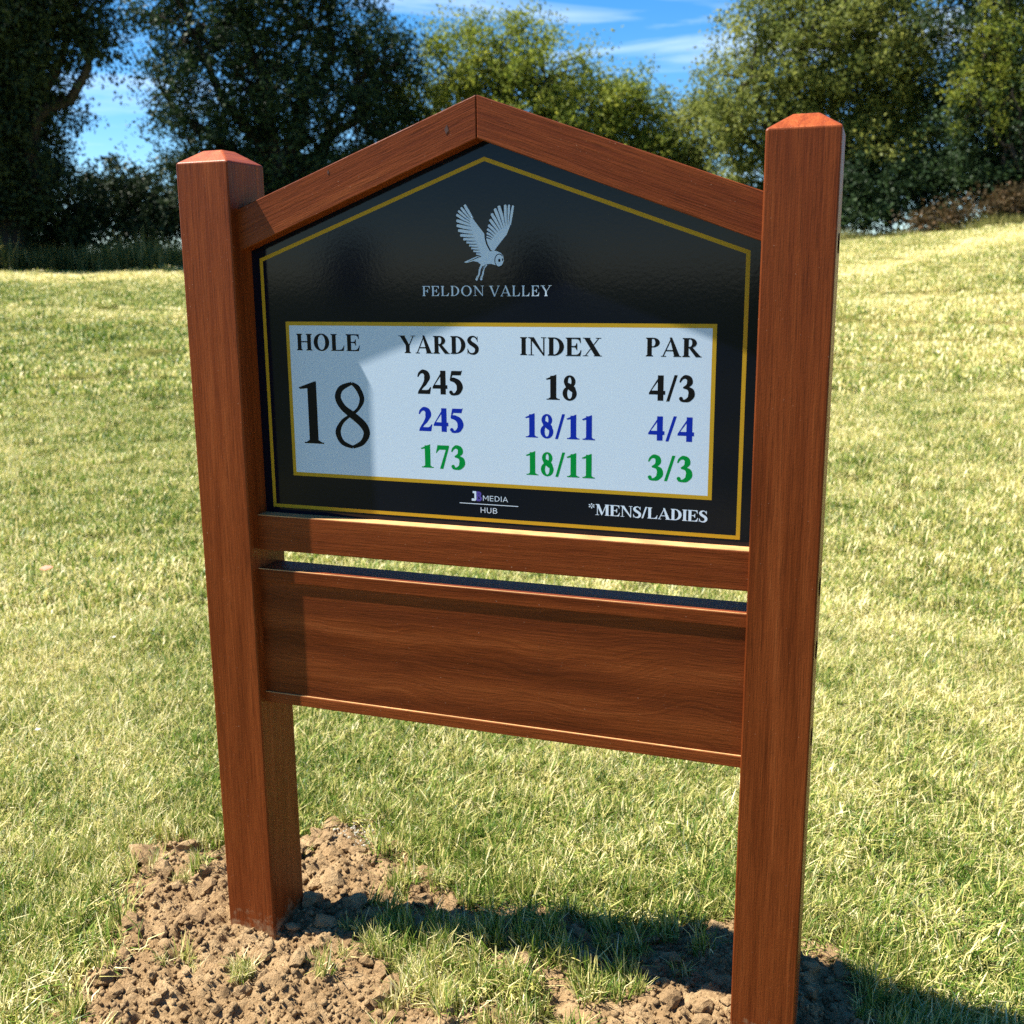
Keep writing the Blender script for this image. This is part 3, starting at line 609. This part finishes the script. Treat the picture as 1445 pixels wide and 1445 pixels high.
# the owl emblem (drawn from the crop 560..820 x 260..440, magnified 5.558)
def owl():
    def P(x, y): return at_plane(560+x/5.558, 260+y/5.558, YP)[[0, 2]]
    ink = Ink()
    def T(pts): return [tuple(P(*p)) for p in pts]
    k1 = 1.0/5.558/1000*1.0
    px = float(np.linalg.norm(P(700, 400)-P(701, 400)))
    def feather(tip, root, w_):
        ink.stroke(T([tip, (tip[0]*.93+root[0]*.07, tip[1]*.93+root[1]*.07), ((tip[0]+root[0])/2, (tip[1]+root[1])/2), root]), [w_*px*.25, w_*px*.8, w_*px*1.0, w_*px*.95], 5)
    Lt = [(530, 160), (502, 182), (481, 208), (467, 238), (467, 284), (469, 323), (480, 362), (497, 400), (521, 431), (545, 456), (567, 480), (583, 502), (600, 524), (622, 546)]
    Lr = [(590, 270), (580, 275), (582, 290), (580, 305), (585, 318), (592, 348), (600, 378), (610, 408), (620, 432), (630, 458), (640, 482), (650, 505), (658, 528), (665, 550)]
    for t, r, w_ in zip(Lt, Lr, [24, 21, 22, 24, 26, 26, 26, 25, 23, 20, 19, 18, 17, 15]): feather(t, r, w_)
    ink.poly(T([(545, 170), (562, 208), (600, 275), (645, 335), (686, 388), (690, 430), (702, 475), (732, 527), (775, 516), (812, 535), (834, 560), (839, 598), (826, 634), (800, 645), (770, 633), (738, 624), (706, 627), (676, 640), (640, 615), (655, 575), (648, 540), (632, 505), (610, 460), (590, 415), (578, 365), (570, 320), (572, 285), (552, 230)]))
    Rt = [(912, 166), (880, 160), (850, 160), (799, 168), (768, 190), (742, 229), (729, 276), (717, 319), (709, 351), (705, 383), (703, 409), (702, 427)]
    Rr = [(885, 320), (872, 318), (860, 325), (845, 335), (830, 345), (815, 358), (800, 370), (785, 385), (770, 402), (757, 416), (748, 430), (742, 442)]
    for t, r, w_ in zip(Rt, Rr, [20, 21, 26, 29, 28, 27, 25, 24, 22, 20, 17, 14]): feather(t, r, w_)
    ink.poly(T([(912, 180), (902, 262), (886, 330), (862, 394), (822, 444), (788, 488), (764, 522), (738, 518), (715, 475), (703, 432), (748, 428), (772, 395), (800, 366), (832, 338), (862, 318), (886, 300), (898, 230)]))
    ink.poly(T([(662, 560), (625, 566), (572, 590), (527, 610), (545, 617), (600, 602), (645, 612), (668, 590)]))
    for l in ([(672, 625), (652, 665), (644, 708), (632, 732)], [(702, 628), (682, 660), (674, 708), (664, 730)]): ink.stroke(T(l), [20*px, 14*px, 12*px, 12*px])
    for c in ((632, 730), (626, 746), (666, 728), (662, 744)): ink.disc(*P(*c), 9*px)
    put_ink('emblem', [(ink, 0, 0, 1, 1)], M['pale'], 0.00009)
    dk = Ink()
    dk.stroke(T([(690, 392), (696, 440), (712, 485), (736, 525)]), [4*px, 6*px, 6*px, 2*px])
    dk.ell_ring(*P(803, 598), 37*px, 49*px, 31*px, 43*px, 40, 330); dk.disc(*P(804, 597), 9*px, 12*px); dk.disc(*P(829, 592), 5*px, 10*px)
    dk.stroke(T([(766, 520), (790, 524), (812, 536)]), [5*px, 4*px, 2*px]); dk.stroke(T([(662, 566), (640, 572), (600, 590), (560, 606)]), [7*px, 6*px, 5*px, 2*px])
    dk.stroke(T([(700, 632), (688, 642), (668, 690)]), [3*px, 5*px, 3*px]); dk.disc(*P(634, 730), 3*px); dk.disc(*P(668, 729), 3*px)
    for i in range(len(Lt)-1):
        t = ((Lt[i][0]+Lt[i+1][0])/2, (Lt[i][1]+Lt[i+1][1])/2); r = ((Lr[i][0]+Lr[i+1][0])/2, (Lr[i][1]+Lr[i+1][1])/2)
        r = (t[0]+(r[0]-t[0])*.95, t[1]+(r[1]-t[1])*.95); dk.stroke(T([t, ((t[0]+r[0])/2, (t[1]+r[1])/2+2), r]), [7*px, 5*px, 2*px], 4)
    for i in range(len(Rt)-1):
        t = ((Rt[i][0]+Rt[i+1][0])/2, (Rt[i][1]+Rt[i+1][1])/2); r = ((Rr[i][0]+Rr[i+1][0])/2, (Rr[i][1]+Rr[i+1][1])/2)
        dk.stroke(T([t, ((t[0]+r[0])/2, (t[1]+r[1])/2-2), r]), [7*px, 6*px, 2*px], 4)
    put_ink('emblem_lines', [(dk, 0, 0, 1, 1)], M['black'], 0.00024)
owl()

# ------------------------------------------------------------------ trees
def tube_arrays(pts, rads, n_=7):
    P = np.array(pts, float); V = []; F = []
    for i, p in enumerate(P):
        d_ = P[min(i+1, len(P)-1)]-P[max(i-1, 0)]; d_ /= np.linalg.norm(d_)+1e-9
        a = np.cross(d_, [0.3, 1, 0.2]); a /= np.linalg.norm(a)+1e-9; b = np.cross(d_, a)
        for k in range(n_):
            t = 2*math.pi*k/n_; V.append(p+rads[i]*(a*math.cos(t)+b*math.sin(t)))
    for i in range(len(P)-1):
        for k in range(n_): F.append((i*n_+k, i*n_+(k+1) % n_, (i+1)*n_+(k+1) % n_, (i+1)*n_+k))
    return np.array(V), np.array(F)
def join_arrays(parts):
    V = []; F = []; o = 0
    for v, f in parts: V.append(v); F.append(f+o); o += len(v)
    return np.concatenate(V), np.concatenate(F)
def wobble(a, b, n_, amp, r):
    a = np.array(a, float); b = np.array(b, float); t = np.linspace(0, 1, n_)[:, None]; P = a+(b-a)*t
    P[1:-1] += r.normal(0, amp*np.linalg.norm(b-a), (n_-2, 3)); return P
def leaf_arrays(cent, size, r, droop=0.0, aspect=0.6):
    K = len(cent); d_ = r.normal(size=(K, 3)); d_[:, 2] -= droop; d_ /= np.linalg.norm(d_, axis=1)[:, None]
    e = r.normal(size=(K, 3)); e -= (e*d_).sum(1)[:, None]*d_; e /= np.linalg.norm(e, axis=1)[:, None]; nrm = np.cross(d_, e)
    L = (size*r.uniform(.6, 1.3, K))[:, None]; Wd = L*aspect*0.5
    V = np.stack([cent, cent+d_*L*.5+e*Wd+nrm*L*.10, cent+d_*L, cent+d_*L*.5-e*Wd+nrm*L*.10], 1)
    return V.reshape(-1, 3), np.arange(K*4).reshape(K, 4)
def make_tree(name, label, base, lobes, nclump, nleaf, lsize, mat, seed, trunk_r=0.18, clump_r=0.34, group=None, droop=0.2, cat='tree', shell=0.45, ivy=False, flat=1.0):
    """base: foot on the ground; lobes: (centre, (rx, ry, rz)) in metres -> trunk with limbs to every lobe, leaf clumps on the limbs' twigs"""
    r = np.random.default_rng(seed); base = np.array(base, float)
    t = empty(name, base); tag(t, label, cat, group)
    vol = np.array([np.prod(l[1]) for l in lobes])**0.75; vol /= vol.sum()
    hub = base+np.array([r.normal(0, .15), r.normal(0, .15), 0.35*(np.mean([l[0][2] for l in lobes])-base[2])])
    tubes = [tube_arrays(wobble(base-[0, 0, .3], hub, 6, .02, r), np.linspace(trunk_r*1.25, trunk_r*.8, 6), 9)]
    cents = []; tones = []
    for (c, rad), v in zip(lobes, vol):
        c = np.array(c, float); rad = np.array(rad, float); k = max(3, int(round(nclump*v)))
        tubes.append(tube_arrays(wobble(hub, c, 7, .04, r), np.linspace(trunk_r*.62, trunk_r*.14, 7), 7))
        d_ = r.normal(size=(k, 3)); d_ /= np.linalg.norm(d_, axis=1)[:, None]
        rr = (shell+(1-shell)*r.random(k)**0.6)*r.uniform(.75, 1.12, k); P = c+d_*rad*rr[:, None]
        for j, p in enumerate(P):
            st = c+(p-c)*r.uniform(0.0, .35)
            if j % 2 == 0: tubes.append(tube_arrays(wobble(st, p, 4, .06, r), np.linspace(trunk_r*.13, .008, 4), 4))
            m = max(6, int(nleaf*r.uniform(.5, 1.5))); cr_ = clump_r*r.uniform(.6, 1.35)
            # leaves sit along a few twigs radiating from the clump, so the clump keeps an uneven edge
            tw = r.normal(size=(5, 3)); tw[:, 2] = tw[:, 2]*.7-droop; tw /= np.linalg.norm(tw, axis=1)[:, None]
            q = p+tw[r.integers(0, 5, m)]*(cr_*1.5*r.random(m)**.8)[:, None]+r.normal(0, cr_*.30, (m, 3))*[1, 1, flat]
            cents.append(q); tones.append(np.clip(r.normal(.5+r.normal(0, .13), .18, m), 0, 1))
    cents = np.concatenate(cents); tones = np.concatenate(tones)
    V, F = join_arrays(tubes); o = link('trunk', np_mesh('trunk', V-base, F), M['bark'], t)
    for p_ in o.data.polygons: p_.use_smooth = True
    V, F = leaf_arrays(cents-base, lsize, r, droop)
    link('crown', np_mesh('crown', V, F, {'bt': np.repeat(tones, 4)}), mat, t); return t
LEAF = dict(
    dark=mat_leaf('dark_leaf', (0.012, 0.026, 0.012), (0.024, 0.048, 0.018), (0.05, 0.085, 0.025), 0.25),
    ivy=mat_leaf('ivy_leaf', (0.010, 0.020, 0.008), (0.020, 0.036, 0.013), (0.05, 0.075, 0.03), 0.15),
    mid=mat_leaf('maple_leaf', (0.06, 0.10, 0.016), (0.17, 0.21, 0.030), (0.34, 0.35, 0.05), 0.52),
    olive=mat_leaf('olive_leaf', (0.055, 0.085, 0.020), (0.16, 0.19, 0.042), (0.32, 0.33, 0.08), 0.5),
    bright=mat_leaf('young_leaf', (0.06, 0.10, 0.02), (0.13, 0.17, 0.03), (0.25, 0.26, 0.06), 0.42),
    bramble=mat_leaf('bramble_leaf', (0.03, 0.028, 0.012), (0.07, 0.05, 0.022), (0.15, 0.085, 0.04), 0.3),
)
def foot(u, D_):
    p = at_dist(u, 400, D_); return np.array([p[0], p[1], ground_z(p[0], p[1])-.05])
def lobe(u, v, D_, ru, rv, rd=None):
    k = D_/FPX; return (at_dist(u, v, D_), (ru*k, (rd or (ru+rv)/2)*k, rv*k))
# far left: ivy-clad trunk with a bough hanging into the frame
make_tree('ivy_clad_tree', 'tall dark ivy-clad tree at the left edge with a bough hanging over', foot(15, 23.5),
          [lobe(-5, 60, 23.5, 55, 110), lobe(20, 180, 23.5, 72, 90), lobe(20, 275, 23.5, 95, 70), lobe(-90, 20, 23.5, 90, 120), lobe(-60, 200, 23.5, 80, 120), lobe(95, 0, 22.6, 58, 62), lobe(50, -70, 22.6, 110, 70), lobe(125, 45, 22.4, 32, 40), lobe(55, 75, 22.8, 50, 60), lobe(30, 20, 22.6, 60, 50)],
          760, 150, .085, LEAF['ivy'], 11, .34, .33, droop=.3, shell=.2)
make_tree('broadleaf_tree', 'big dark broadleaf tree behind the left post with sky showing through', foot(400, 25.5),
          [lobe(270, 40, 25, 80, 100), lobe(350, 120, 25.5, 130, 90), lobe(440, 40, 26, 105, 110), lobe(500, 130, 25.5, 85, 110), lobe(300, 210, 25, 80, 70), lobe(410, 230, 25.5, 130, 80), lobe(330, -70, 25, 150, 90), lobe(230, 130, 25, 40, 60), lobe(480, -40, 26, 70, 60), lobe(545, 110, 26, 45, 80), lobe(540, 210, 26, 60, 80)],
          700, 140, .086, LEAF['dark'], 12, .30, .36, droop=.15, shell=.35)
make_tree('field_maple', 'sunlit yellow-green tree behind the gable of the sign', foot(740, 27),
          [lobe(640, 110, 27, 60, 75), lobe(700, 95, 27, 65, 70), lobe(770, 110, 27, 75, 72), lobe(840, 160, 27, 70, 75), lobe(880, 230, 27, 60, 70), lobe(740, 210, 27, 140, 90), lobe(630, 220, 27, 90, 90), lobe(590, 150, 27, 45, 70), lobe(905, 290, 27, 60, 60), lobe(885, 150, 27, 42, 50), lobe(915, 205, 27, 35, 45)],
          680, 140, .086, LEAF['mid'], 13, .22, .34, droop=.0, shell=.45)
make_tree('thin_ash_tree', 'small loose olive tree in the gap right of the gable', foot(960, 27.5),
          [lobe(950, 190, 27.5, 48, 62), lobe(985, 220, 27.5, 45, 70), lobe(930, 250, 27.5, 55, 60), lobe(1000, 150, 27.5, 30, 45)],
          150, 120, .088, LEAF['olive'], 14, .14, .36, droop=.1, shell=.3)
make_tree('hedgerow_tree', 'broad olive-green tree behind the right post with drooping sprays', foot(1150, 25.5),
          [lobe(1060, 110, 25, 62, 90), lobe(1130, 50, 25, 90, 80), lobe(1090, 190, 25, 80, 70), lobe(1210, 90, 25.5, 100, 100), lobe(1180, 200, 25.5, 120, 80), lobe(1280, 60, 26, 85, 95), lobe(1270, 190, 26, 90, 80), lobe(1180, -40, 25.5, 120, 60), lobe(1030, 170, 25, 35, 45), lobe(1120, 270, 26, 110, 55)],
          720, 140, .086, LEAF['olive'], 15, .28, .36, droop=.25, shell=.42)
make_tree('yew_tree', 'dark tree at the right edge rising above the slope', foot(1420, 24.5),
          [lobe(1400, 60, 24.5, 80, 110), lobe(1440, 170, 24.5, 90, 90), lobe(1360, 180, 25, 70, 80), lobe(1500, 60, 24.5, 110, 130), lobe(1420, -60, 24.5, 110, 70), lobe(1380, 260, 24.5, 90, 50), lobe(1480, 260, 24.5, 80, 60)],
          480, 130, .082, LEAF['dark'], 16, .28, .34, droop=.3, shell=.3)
make_tree('hawthorn', 'light yellow-green sprays of a hawthorn before the dark tree on the right', foot(1425, 23.6),
          [lobe(1405, 60, 23.6, 30, 60), lobe(1430, 120, 23.4, 30, 45), lobe(1360, 110, 23.6, 26, 40), lobe(1425, 20, 23.6, 35, 45), lobe(1380, 150, 23.6, 26, 28)],
          50, 90, .07, LEAF['mid'], 17, .09, .26, droop=.5, shell=.3)
# understorey: shrubs shading the foot of the trees
def shrub(name, label, spots, D_, n_, mat, seed, size=.095, dens=80, cr_=.26):
    u0 = np.mean([s[0] for s in spots]); make_tree(name, label, foot(u0, D_), [lobe(u, v, D_+dd, ru, rv) for u, v, ru, rv, dd in spots], n_, dens, size, mat, seed, .07, cr_, droop=.1, cat='shrub', shell=.1)
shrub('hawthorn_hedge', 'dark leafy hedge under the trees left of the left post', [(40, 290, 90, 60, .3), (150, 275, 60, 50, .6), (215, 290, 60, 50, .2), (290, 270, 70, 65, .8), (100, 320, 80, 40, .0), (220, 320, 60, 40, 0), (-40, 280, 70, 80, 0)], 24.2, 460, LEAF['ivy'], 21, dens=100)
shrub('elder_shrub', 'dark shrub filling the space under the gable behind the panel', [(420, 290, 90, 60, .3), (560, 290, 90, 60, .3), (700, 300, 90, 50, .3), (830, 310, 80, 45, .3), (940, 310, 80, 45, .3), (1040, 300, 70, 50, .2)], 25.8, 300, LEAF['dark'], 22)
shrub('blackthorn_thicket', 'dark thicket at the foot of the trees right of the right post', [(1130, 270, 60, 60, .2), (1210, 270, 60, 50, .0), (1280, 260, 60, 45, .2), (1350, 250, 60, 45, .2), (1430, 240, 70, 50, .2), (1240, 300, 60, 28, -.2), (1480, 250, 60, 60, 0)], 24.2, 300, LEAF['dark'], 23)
shrub('dead_bramble', 'reddish brown dead bramble at the foot of the right-hand thicket', [(1360, 300, 40, 18, 0), (1410, 290, 35, 20, 0), (1450, 280, 40, 24, 0), (1300, 312, 40, 12, 0)], 23.2, 75, LEAF['bramble'], 24, .07, 60, .2)

# trees across the course behind the viewer: seen only mirrored in the glossy panel
src = [o for o in C.objects if o.name.split('.')[0] in ('broadleaf_tree', 'field_maple', 'hedgerow_tree')]
for k, (x, y, sc_, rz) in enumerate(((-24, -46, .42, 2.4), (-14, -45, .50, .3), (-3, -46, .40, 5.2))):
    a = src[k % len(src)]; t_ = a.copy(); C.objects.link(t_); t_.location = (x, y, -.1); t_.rotation_euler = (0, 0, rz); t_.scale = (sc_,)*3
    tag(t_, 'far tree mirrored as a dark smudge ' + ('left of the owl emblem', 'under the owl emblem', 'at the right of the glossy panel')[k], 'tree', 'trees mirrored in the panel')
    for ch in a.children: c_ = ch.copy(); C.objects.link(c_); c_.parent = t_

# ------------------------------------------------------------------ grass
def blade_mesh(name, n_, half, L, Wd, lean, seed, cluster=None):
    """a patch of blades: each a bent two-segment strip; attribute bt = how dry the blade is"""
    r = np.random.default_rng(seed); c = r.uniform(-half, half, (n_, 2))
    if cluster:
        cc = r.uniform(-half, half, (cluster, 2)); c = cc[r.integers(0, cluster, n_)]+r.normal(0, half*.16, (n_, 2))
    az = r.uniform(0, 2*np.pi, n_); ln = L*r.uniform(.45, 1.35, n_); le = np.clip(r.normal(lean, .33, n_), .05, 1.45)
    d_ = np.stack([np.cos(az), np.sin(az)], 1); s_ = np.stack([-np.sin(az+r.normal(0, .6, n_)), np.cos(az)], 1); w_ = Wd*r.uniform(.6, 1.3, n_)
    def pt(t, extra):
        a = le*(.55+.75*extra); return np.concatenate([c+d_*(ln*t*np.sin(a))[:, None], (ln*t*np.cos(a)*np.ones(n_))[:, None]], 1)
    b0 = pt(0, 0); b1 = pt(.55, .2); b2 = pt(1.0, .8); S3 = np.concatenate([s_*(w_*.5)[:, None], np.zeros((n_, 1))], 1)
    b0[:, 2] -= .008
    V = np.stack([b0-S3*.8, b0+S3*.8, b1+S3, b1-S3, b2+S3*.22, b2-S3*.22], 1).reshape(-1, 3)
    i = np.arange(n_)[:, None]*6; F = np.concatenate([i+[0, 1, 2, 3], i+[3, 2, 4, 5]])
    bt = np.clip(r.beta(1.1, 1.25, n_), 0, 1); me = np_mesh(name, V, F, {'bt': np.repeat(bt, 6)}); me.materials.append(M['blade']); return me
def scatter(name, label, meshes, pts, rot, scl, var, mat):
    coll = bpy.data.collections.new(name+'_blades')
    for i, m_ in enumerate(meshes): coll.objects.link(bpy.data.objects.new('%s_%02d' % (name, i), m_))
    me = bpy.data.meshes.new(name); me.vertices.add(len(pts)); me.vertices.foreach_set('co', np.asarray(pts, np.float32).ravel())
    for an, ty, av in (('rot', 'FLOAT_VECTOR', rot), ('scl', 'FLOAT', scl), ('var', 'INT', var)):
        a = me.attributes.new(an, ty, 'POINT'); a.data.foreach_set('vector' if ty == 'FLOAT_VECTOR' else 'value', np.asarray(av, np.int32 if ty == 'INT' else np.float32).ravel())
    me.materials.append(mat); o = link(name, me); tag(o, label, 'grass', kind='stuff')
    ng = bpy.data.node_groups.new(name, 'GeometryNodeTree'); ng.interface.new_socket('Geometry', in_out='INPUT', socket_type='NodeSocketGeometry'); ng.interface.new_socket('Geometry', in_out='OUTPUT', socket_type='NodeSocketGeometry')
    gi = ng.nodes.new('NodeGroupInput'); go = ng.nodes.new('NodeGroupOutput'); ip = ng.nodes.new('GeometryNodeInstanceOnPoints'); ci = ng.nodes.new('GeometryNodeCollectionInfo')
    ci.inputs['Collection'].default_value = coll; ci.inputs['Separate Children'].default_value = True; ci.inputs['Reset Children'].default_value = True
    ip.inputs['Pick Instance'].default_value = True
    def attr(an, dt):
        n_ = ng.nodes.new('GeometryNodeInputNamedAttribute'); n_.data_type = dt; n_.inputs['Name'].default_value = an; return n_.outputs[0]
    ng.links.new(gi.outputs[0], ip.inputs['Points']); ng.links.new(ci.outputs[0], ip.inputs['Instance']); ng.links.new(attr('var', 'INT'), ip.inputs['Instance Index'])
    ng.links.new(attr('rot', 'FLOAT_VECTOR'), ip.inputs['Rotation']); ng.links.new(attr('scl', 'FLOAT'), ip.inputs['Scale']); ng.links.new(ip.outputs[0], go.inputs[0])
    md = o.modifiers.new('scatter', 'NODES'); md.node_group = ng; return o
def in_view(x, y, z, mx_=60):
    P = np.stack([x, y, z], -1)-CAM; d_ = P@_fw; d2 = np.where(d_ > .05, d_, 1e-3); u = PX+FPX*(P@_r)/d2; v = PY-FPX*(P@_u)/d2
    k = 1+0*d_; return (d_ > .05) & (u > -mx_*3) & (u < SZ+mx_*3) & (v < SZ+mx_*5) & (v > 200)
def grass():
    near = [blade_mesh('turf', 560, .085, .042, .0022, .76, 100+i, 20) for i in range(8)]
    midm = [blade_mesh('turf', 900, .20, .038, .0034, .80, 120+i, 34) for i in range(5)]
    farm = [blade_mesh('turf', 900, .50, .044, .0085, .88, 140+i, 40) for i in range(5)]
    tuft = [blade_mesh('turf', 60, .022, .062, .0027, .42, 160+i) for i in range(4)]
    P = []; V_ = []; Sc = []; Rt = []
    def add(r0, r1, sp, v0, nv, smin, smax, soilcut=True):
        ex = r1*1.05; xs = np.arange(CAM[0]-ex, CAM[0]+ex, sp); ys = np.arange(CAM[1]-.2, CAM[1]+ex, sp); X, Y = np.meshgrid(xs, ys); X = (X+rng.uniform(-.5, .5, X.shape)*sp).ravel(); Y = (Y+rng.uniform(-.5, .5, Y.shape)*sp).ravel()
        R_ = np.hypot(X-CAM[0], Y-CAM[1]); k = (R_ >= r0) & (R_ < r1); X = X[k]; Y = Y[k]; Z = terrain(X, Y); k = in_view(X, Y, Z); X = X[k]; Y = Y[k]; Z = Z[k]
        if soilcut:
            sd = soil_sd(X, Y); k = (sd < rng.normal(-.070, .045, len(X))) ; 
            # keep the posts clear
            X = X[k]; Y = Y[k]; Z = Z[k]; sd = sd[k]
        n_ = len(X); P.append(np.stack([X, Y, Z-.010], 1)); V_.append(rng.integers(v0, v0+nv, n_)); dens = .8+.4*vnoise(X, Y, 2.2, 21, 3); Sc.append(rng.uniform(smin, smax, n_)*dens); Rt.append(np.stack([rng.normal(0, .06, n_), rng.normal(0, .06, n_), rng.uniform(0, 6.283, n_)], 1))
    add(.5, 3.6, .060, 0, 8, .8, 1.25); add(3.4, 8.5, .17, 8, 5, .85, 1.2, False); add(8.2, 24.0, .40, 13, 5, .85, 1.2, False)
    # thinner grass at the rim of the soil and tufts left standing in it
    tp = []
    for (u, v, k, sp) in ((272, 1248, 3, .018), (240, 1372, 3, .02), (343, 1392, 5, .016), (470, 1350, 4, .03), (520, 1335, 5, .04), (130, 1430, 2, .03), (600, 1350, 7, .05), (650, 1330, 9, .06), (700, 1320, 9, .06), (760, 1335, 9, .06), (820, 1355, 8, .05), (700, 1350, 8, .06), (640, 1365, 7, .05), (860, 1340, 4, .04), (860, 1400, 4, .02), (560, 1300, 6, .05), (640, 1400, 10, .06), (690, 1385, 6, .05), (840, 1380, 3, .03), (1230, 1420, 2, .03), (960, 1370, 2, .05), (560, 1435, 3, .04), (880, 1410, 3, .02)):
        c = at_ground(u, v)
        for _ in range(k): tp.append((c[0]+rng.normal(0, sp), c[1]+rng.normal(0, sp)))
    X = rng.uniform(-.75, 1.75, 9000); Y = rng.uniform(-.55, .8, 9000); sd = soil_sd(X, Y); k = (sd > -.15) & (sd < rng.normal(-.022, .040, 9000)); tp += list(zip(X[k], Y[k]))
    X = rng.uniform(-1.6, 2.2, 1300); Y = rng.uniform(-.5, 3.0, 1300); sd = soil_sd(X, Y); k = sd < -.05; tp += list(zip(X[k], Y[k]))
    tp = np.array(tp); n_ = len(tp); Z = np.maximum(soil_h(tp[:, 0], tp[:, 1]), -.012)+terrain(tp[:, 0], tp[:, 1]); P.append(np.column_stack([tp, Z])); V_.append(rng.integers(18, 22, n_)); Sc.append(rng.uniform(.38, .82, n_)); Rt.append(np.stack([rng.normal(0, .22, n_), rng.normal(0, .15, n_), rng.uniform(0, 6.283, n_)], 1))
    P = np.concatenate(P); V_ = np.concatenate(V_); Sc = np.concatenate(Sc); Rt = np.concatenate(Rt)
    ins = lambda x0, x1: (P[:, 0] > x0) & (P[:, 0] < x1) & (P[:, 1] > -.006) & (P[:, 1] < D+.004)
    k = ~(ins(-.004, W+.004) | ins(XR0-.002, XR1+.006)); scatter('lawn_grass', 'short mown lawn grass, part green and part straw dry', near+midm+farm+tuft, P[k], Rt[k], Sc[k], V_[k], M['blade'])
grass()
def rough():
    mat = mat_leaf('rough_grass', (0.08, 0.10, 0.022), (0.19, 0.20, 0.055), (0.42, 0.36, 0.15), .45)
    ms = [blade_mesh('rough', 260, .45, .62, .022, .30, 200+i, 18) for i in range(5)]
    for m_ in ms: m_.materials.clear(); m_.materials.append(mat)
    P = []
    for _ in range(1100):
        u = rng.uniform(-200, 1700); D_ = 22.0+abs(rng.normal(0, 1.1))+0.5+0.45*math.sin(u*.021)+0.3*math.sin(u*.067+1)
        if u > 700: D_ += .2
        p = at_dist(u, 400, D_); P.append((p[0], p[1], ground_z(p[0], p[1])-.02))
    P = np.array(P); n_ = len(P); sc = rng.uniform(.25, 1.0, n_)*(.35+1.1*vnoise(P[:, 0], P[:, 1], .9, 31, 3)); u_right = P[:, 0] > -1.5; sc[u_right] *= .55
    scatter('rough_grass', 'long rough grass in shade along the foot of the hedge', ms, P, np.stack([np.zeros(n_), np.zeros(n_), rng.uniform(0, 6.28, n_)], 1), sc, rng.integers(0, 5, n_), mat)
rough()

# ------------------------------------------------------------------ small things lying about
def leaf_thing():
    p = at_ground(68, 829); bm = bmesh.new(); t = [(-.5, 0), (-.3, .16), (0, .24), (.3, .15), (.55, 0), (.3, -.15), (0, -.22), (-.3, -.15)]
    c = bm.verts.new((0, 0, .004)); vs = [bm.verts.new((x*.05, y*.06, .012*abs(y)*4*.5+.010*x*x)) for x, y in t]
    for k in range(8): bm.faces.new((c, vs[k], vs[(k+1) % 8]))
    o = from_bm('fallen_leaf', bm, mat_simple('dry_leaf', (.34, .085, .022), .6, var=.3, scale=60)); o.location = (p[0], p[1], ground_z(p[0], p[1])+.03); o.rotation_euler = (.5, -.15, .5); sm = o.modifiers.new('thick', 'SOLIDIFY'); sm.thickness = .0008
    tag(o, 'curled orange-brown fallen leaf on the lawn near the left edge', 'leaf')
leaf_thing()
def petal_thing(u, v, s, label):
    p = at_ground(u, v); bm = bmesh.new()
    for k in range(7):
        a = k*.9; bm2 = [(0, 0, 0), (s*.5*math.cos(a-.35), s*.5*math.sin(a-.35), .3*s), (s*math.cos(a), s*math.sin(a), .45*s), (s*.5*math.cos(a+.35), s*.5*math.sin(a+.35), .3*s)]; bm.faces.new([bm.verts.new(q) for q in bm2])
    bmesh.ops.create_icosphere(bm, subdivisions=1, radius=s*.22)
    o = from_bm('clover_flower', bm, M['pale_petal']); o.location = (p[0], p[1], ground_z(p[0], p[1])+.034); tag(o, label, 'flower')
M['pale_petal'] = mat_simple('white_petal', (.75, .74, .70), .6, var=.1)
petal_thing(161, 918, .010, 'small white flower in the lawn left of the left post, nearer the post')
petal_thing(55, 1048, .009, 'small white flower in the lawn left of the left post, nearer the picture edge')
def cement(u, v, s, n_, seed, label, spread=1.0):
    r = np.random.default_rng(seed); p = at_ground(u, v); bm = bmesh.new()
    for k in range(n_):
        q = r.normal(0, s*.5*spread, 2); rr = s*r.uniform(.04, .05+.12*r.random()**3)/max(1, spread*.9)
        res = bmesh.ops.create_icosphere(bm, subdivisions=1, radius=rr)
        for v_ in res['verts']: v_.co = Vector((v_.co.x*r.uniform(.8, 1.2)+q[0], v_.co.y*r.uniform(.8, 1.2)+q[1], v_.co.z*.7+.004))
    o = from_bm('cement_crumbs', bm, M['cement']); o.location = (p[0], p[1], max(-.004, sz_at(p[0], p[1]))+.006); tag(o, label, 'cement')
cement(972, 1266, .024, 220, 1, 'pale crumbled heap of dried cement in the grass left of the right post')
cement(505, 1190, .04, 170, 2, 'pale cement crumbs spilt behind the soil by the left post', 1.6)
cement(700, 1172, .045, 150, 3, 'thin scatter of pale cement crumbs in the grass below the name board', 1.8)
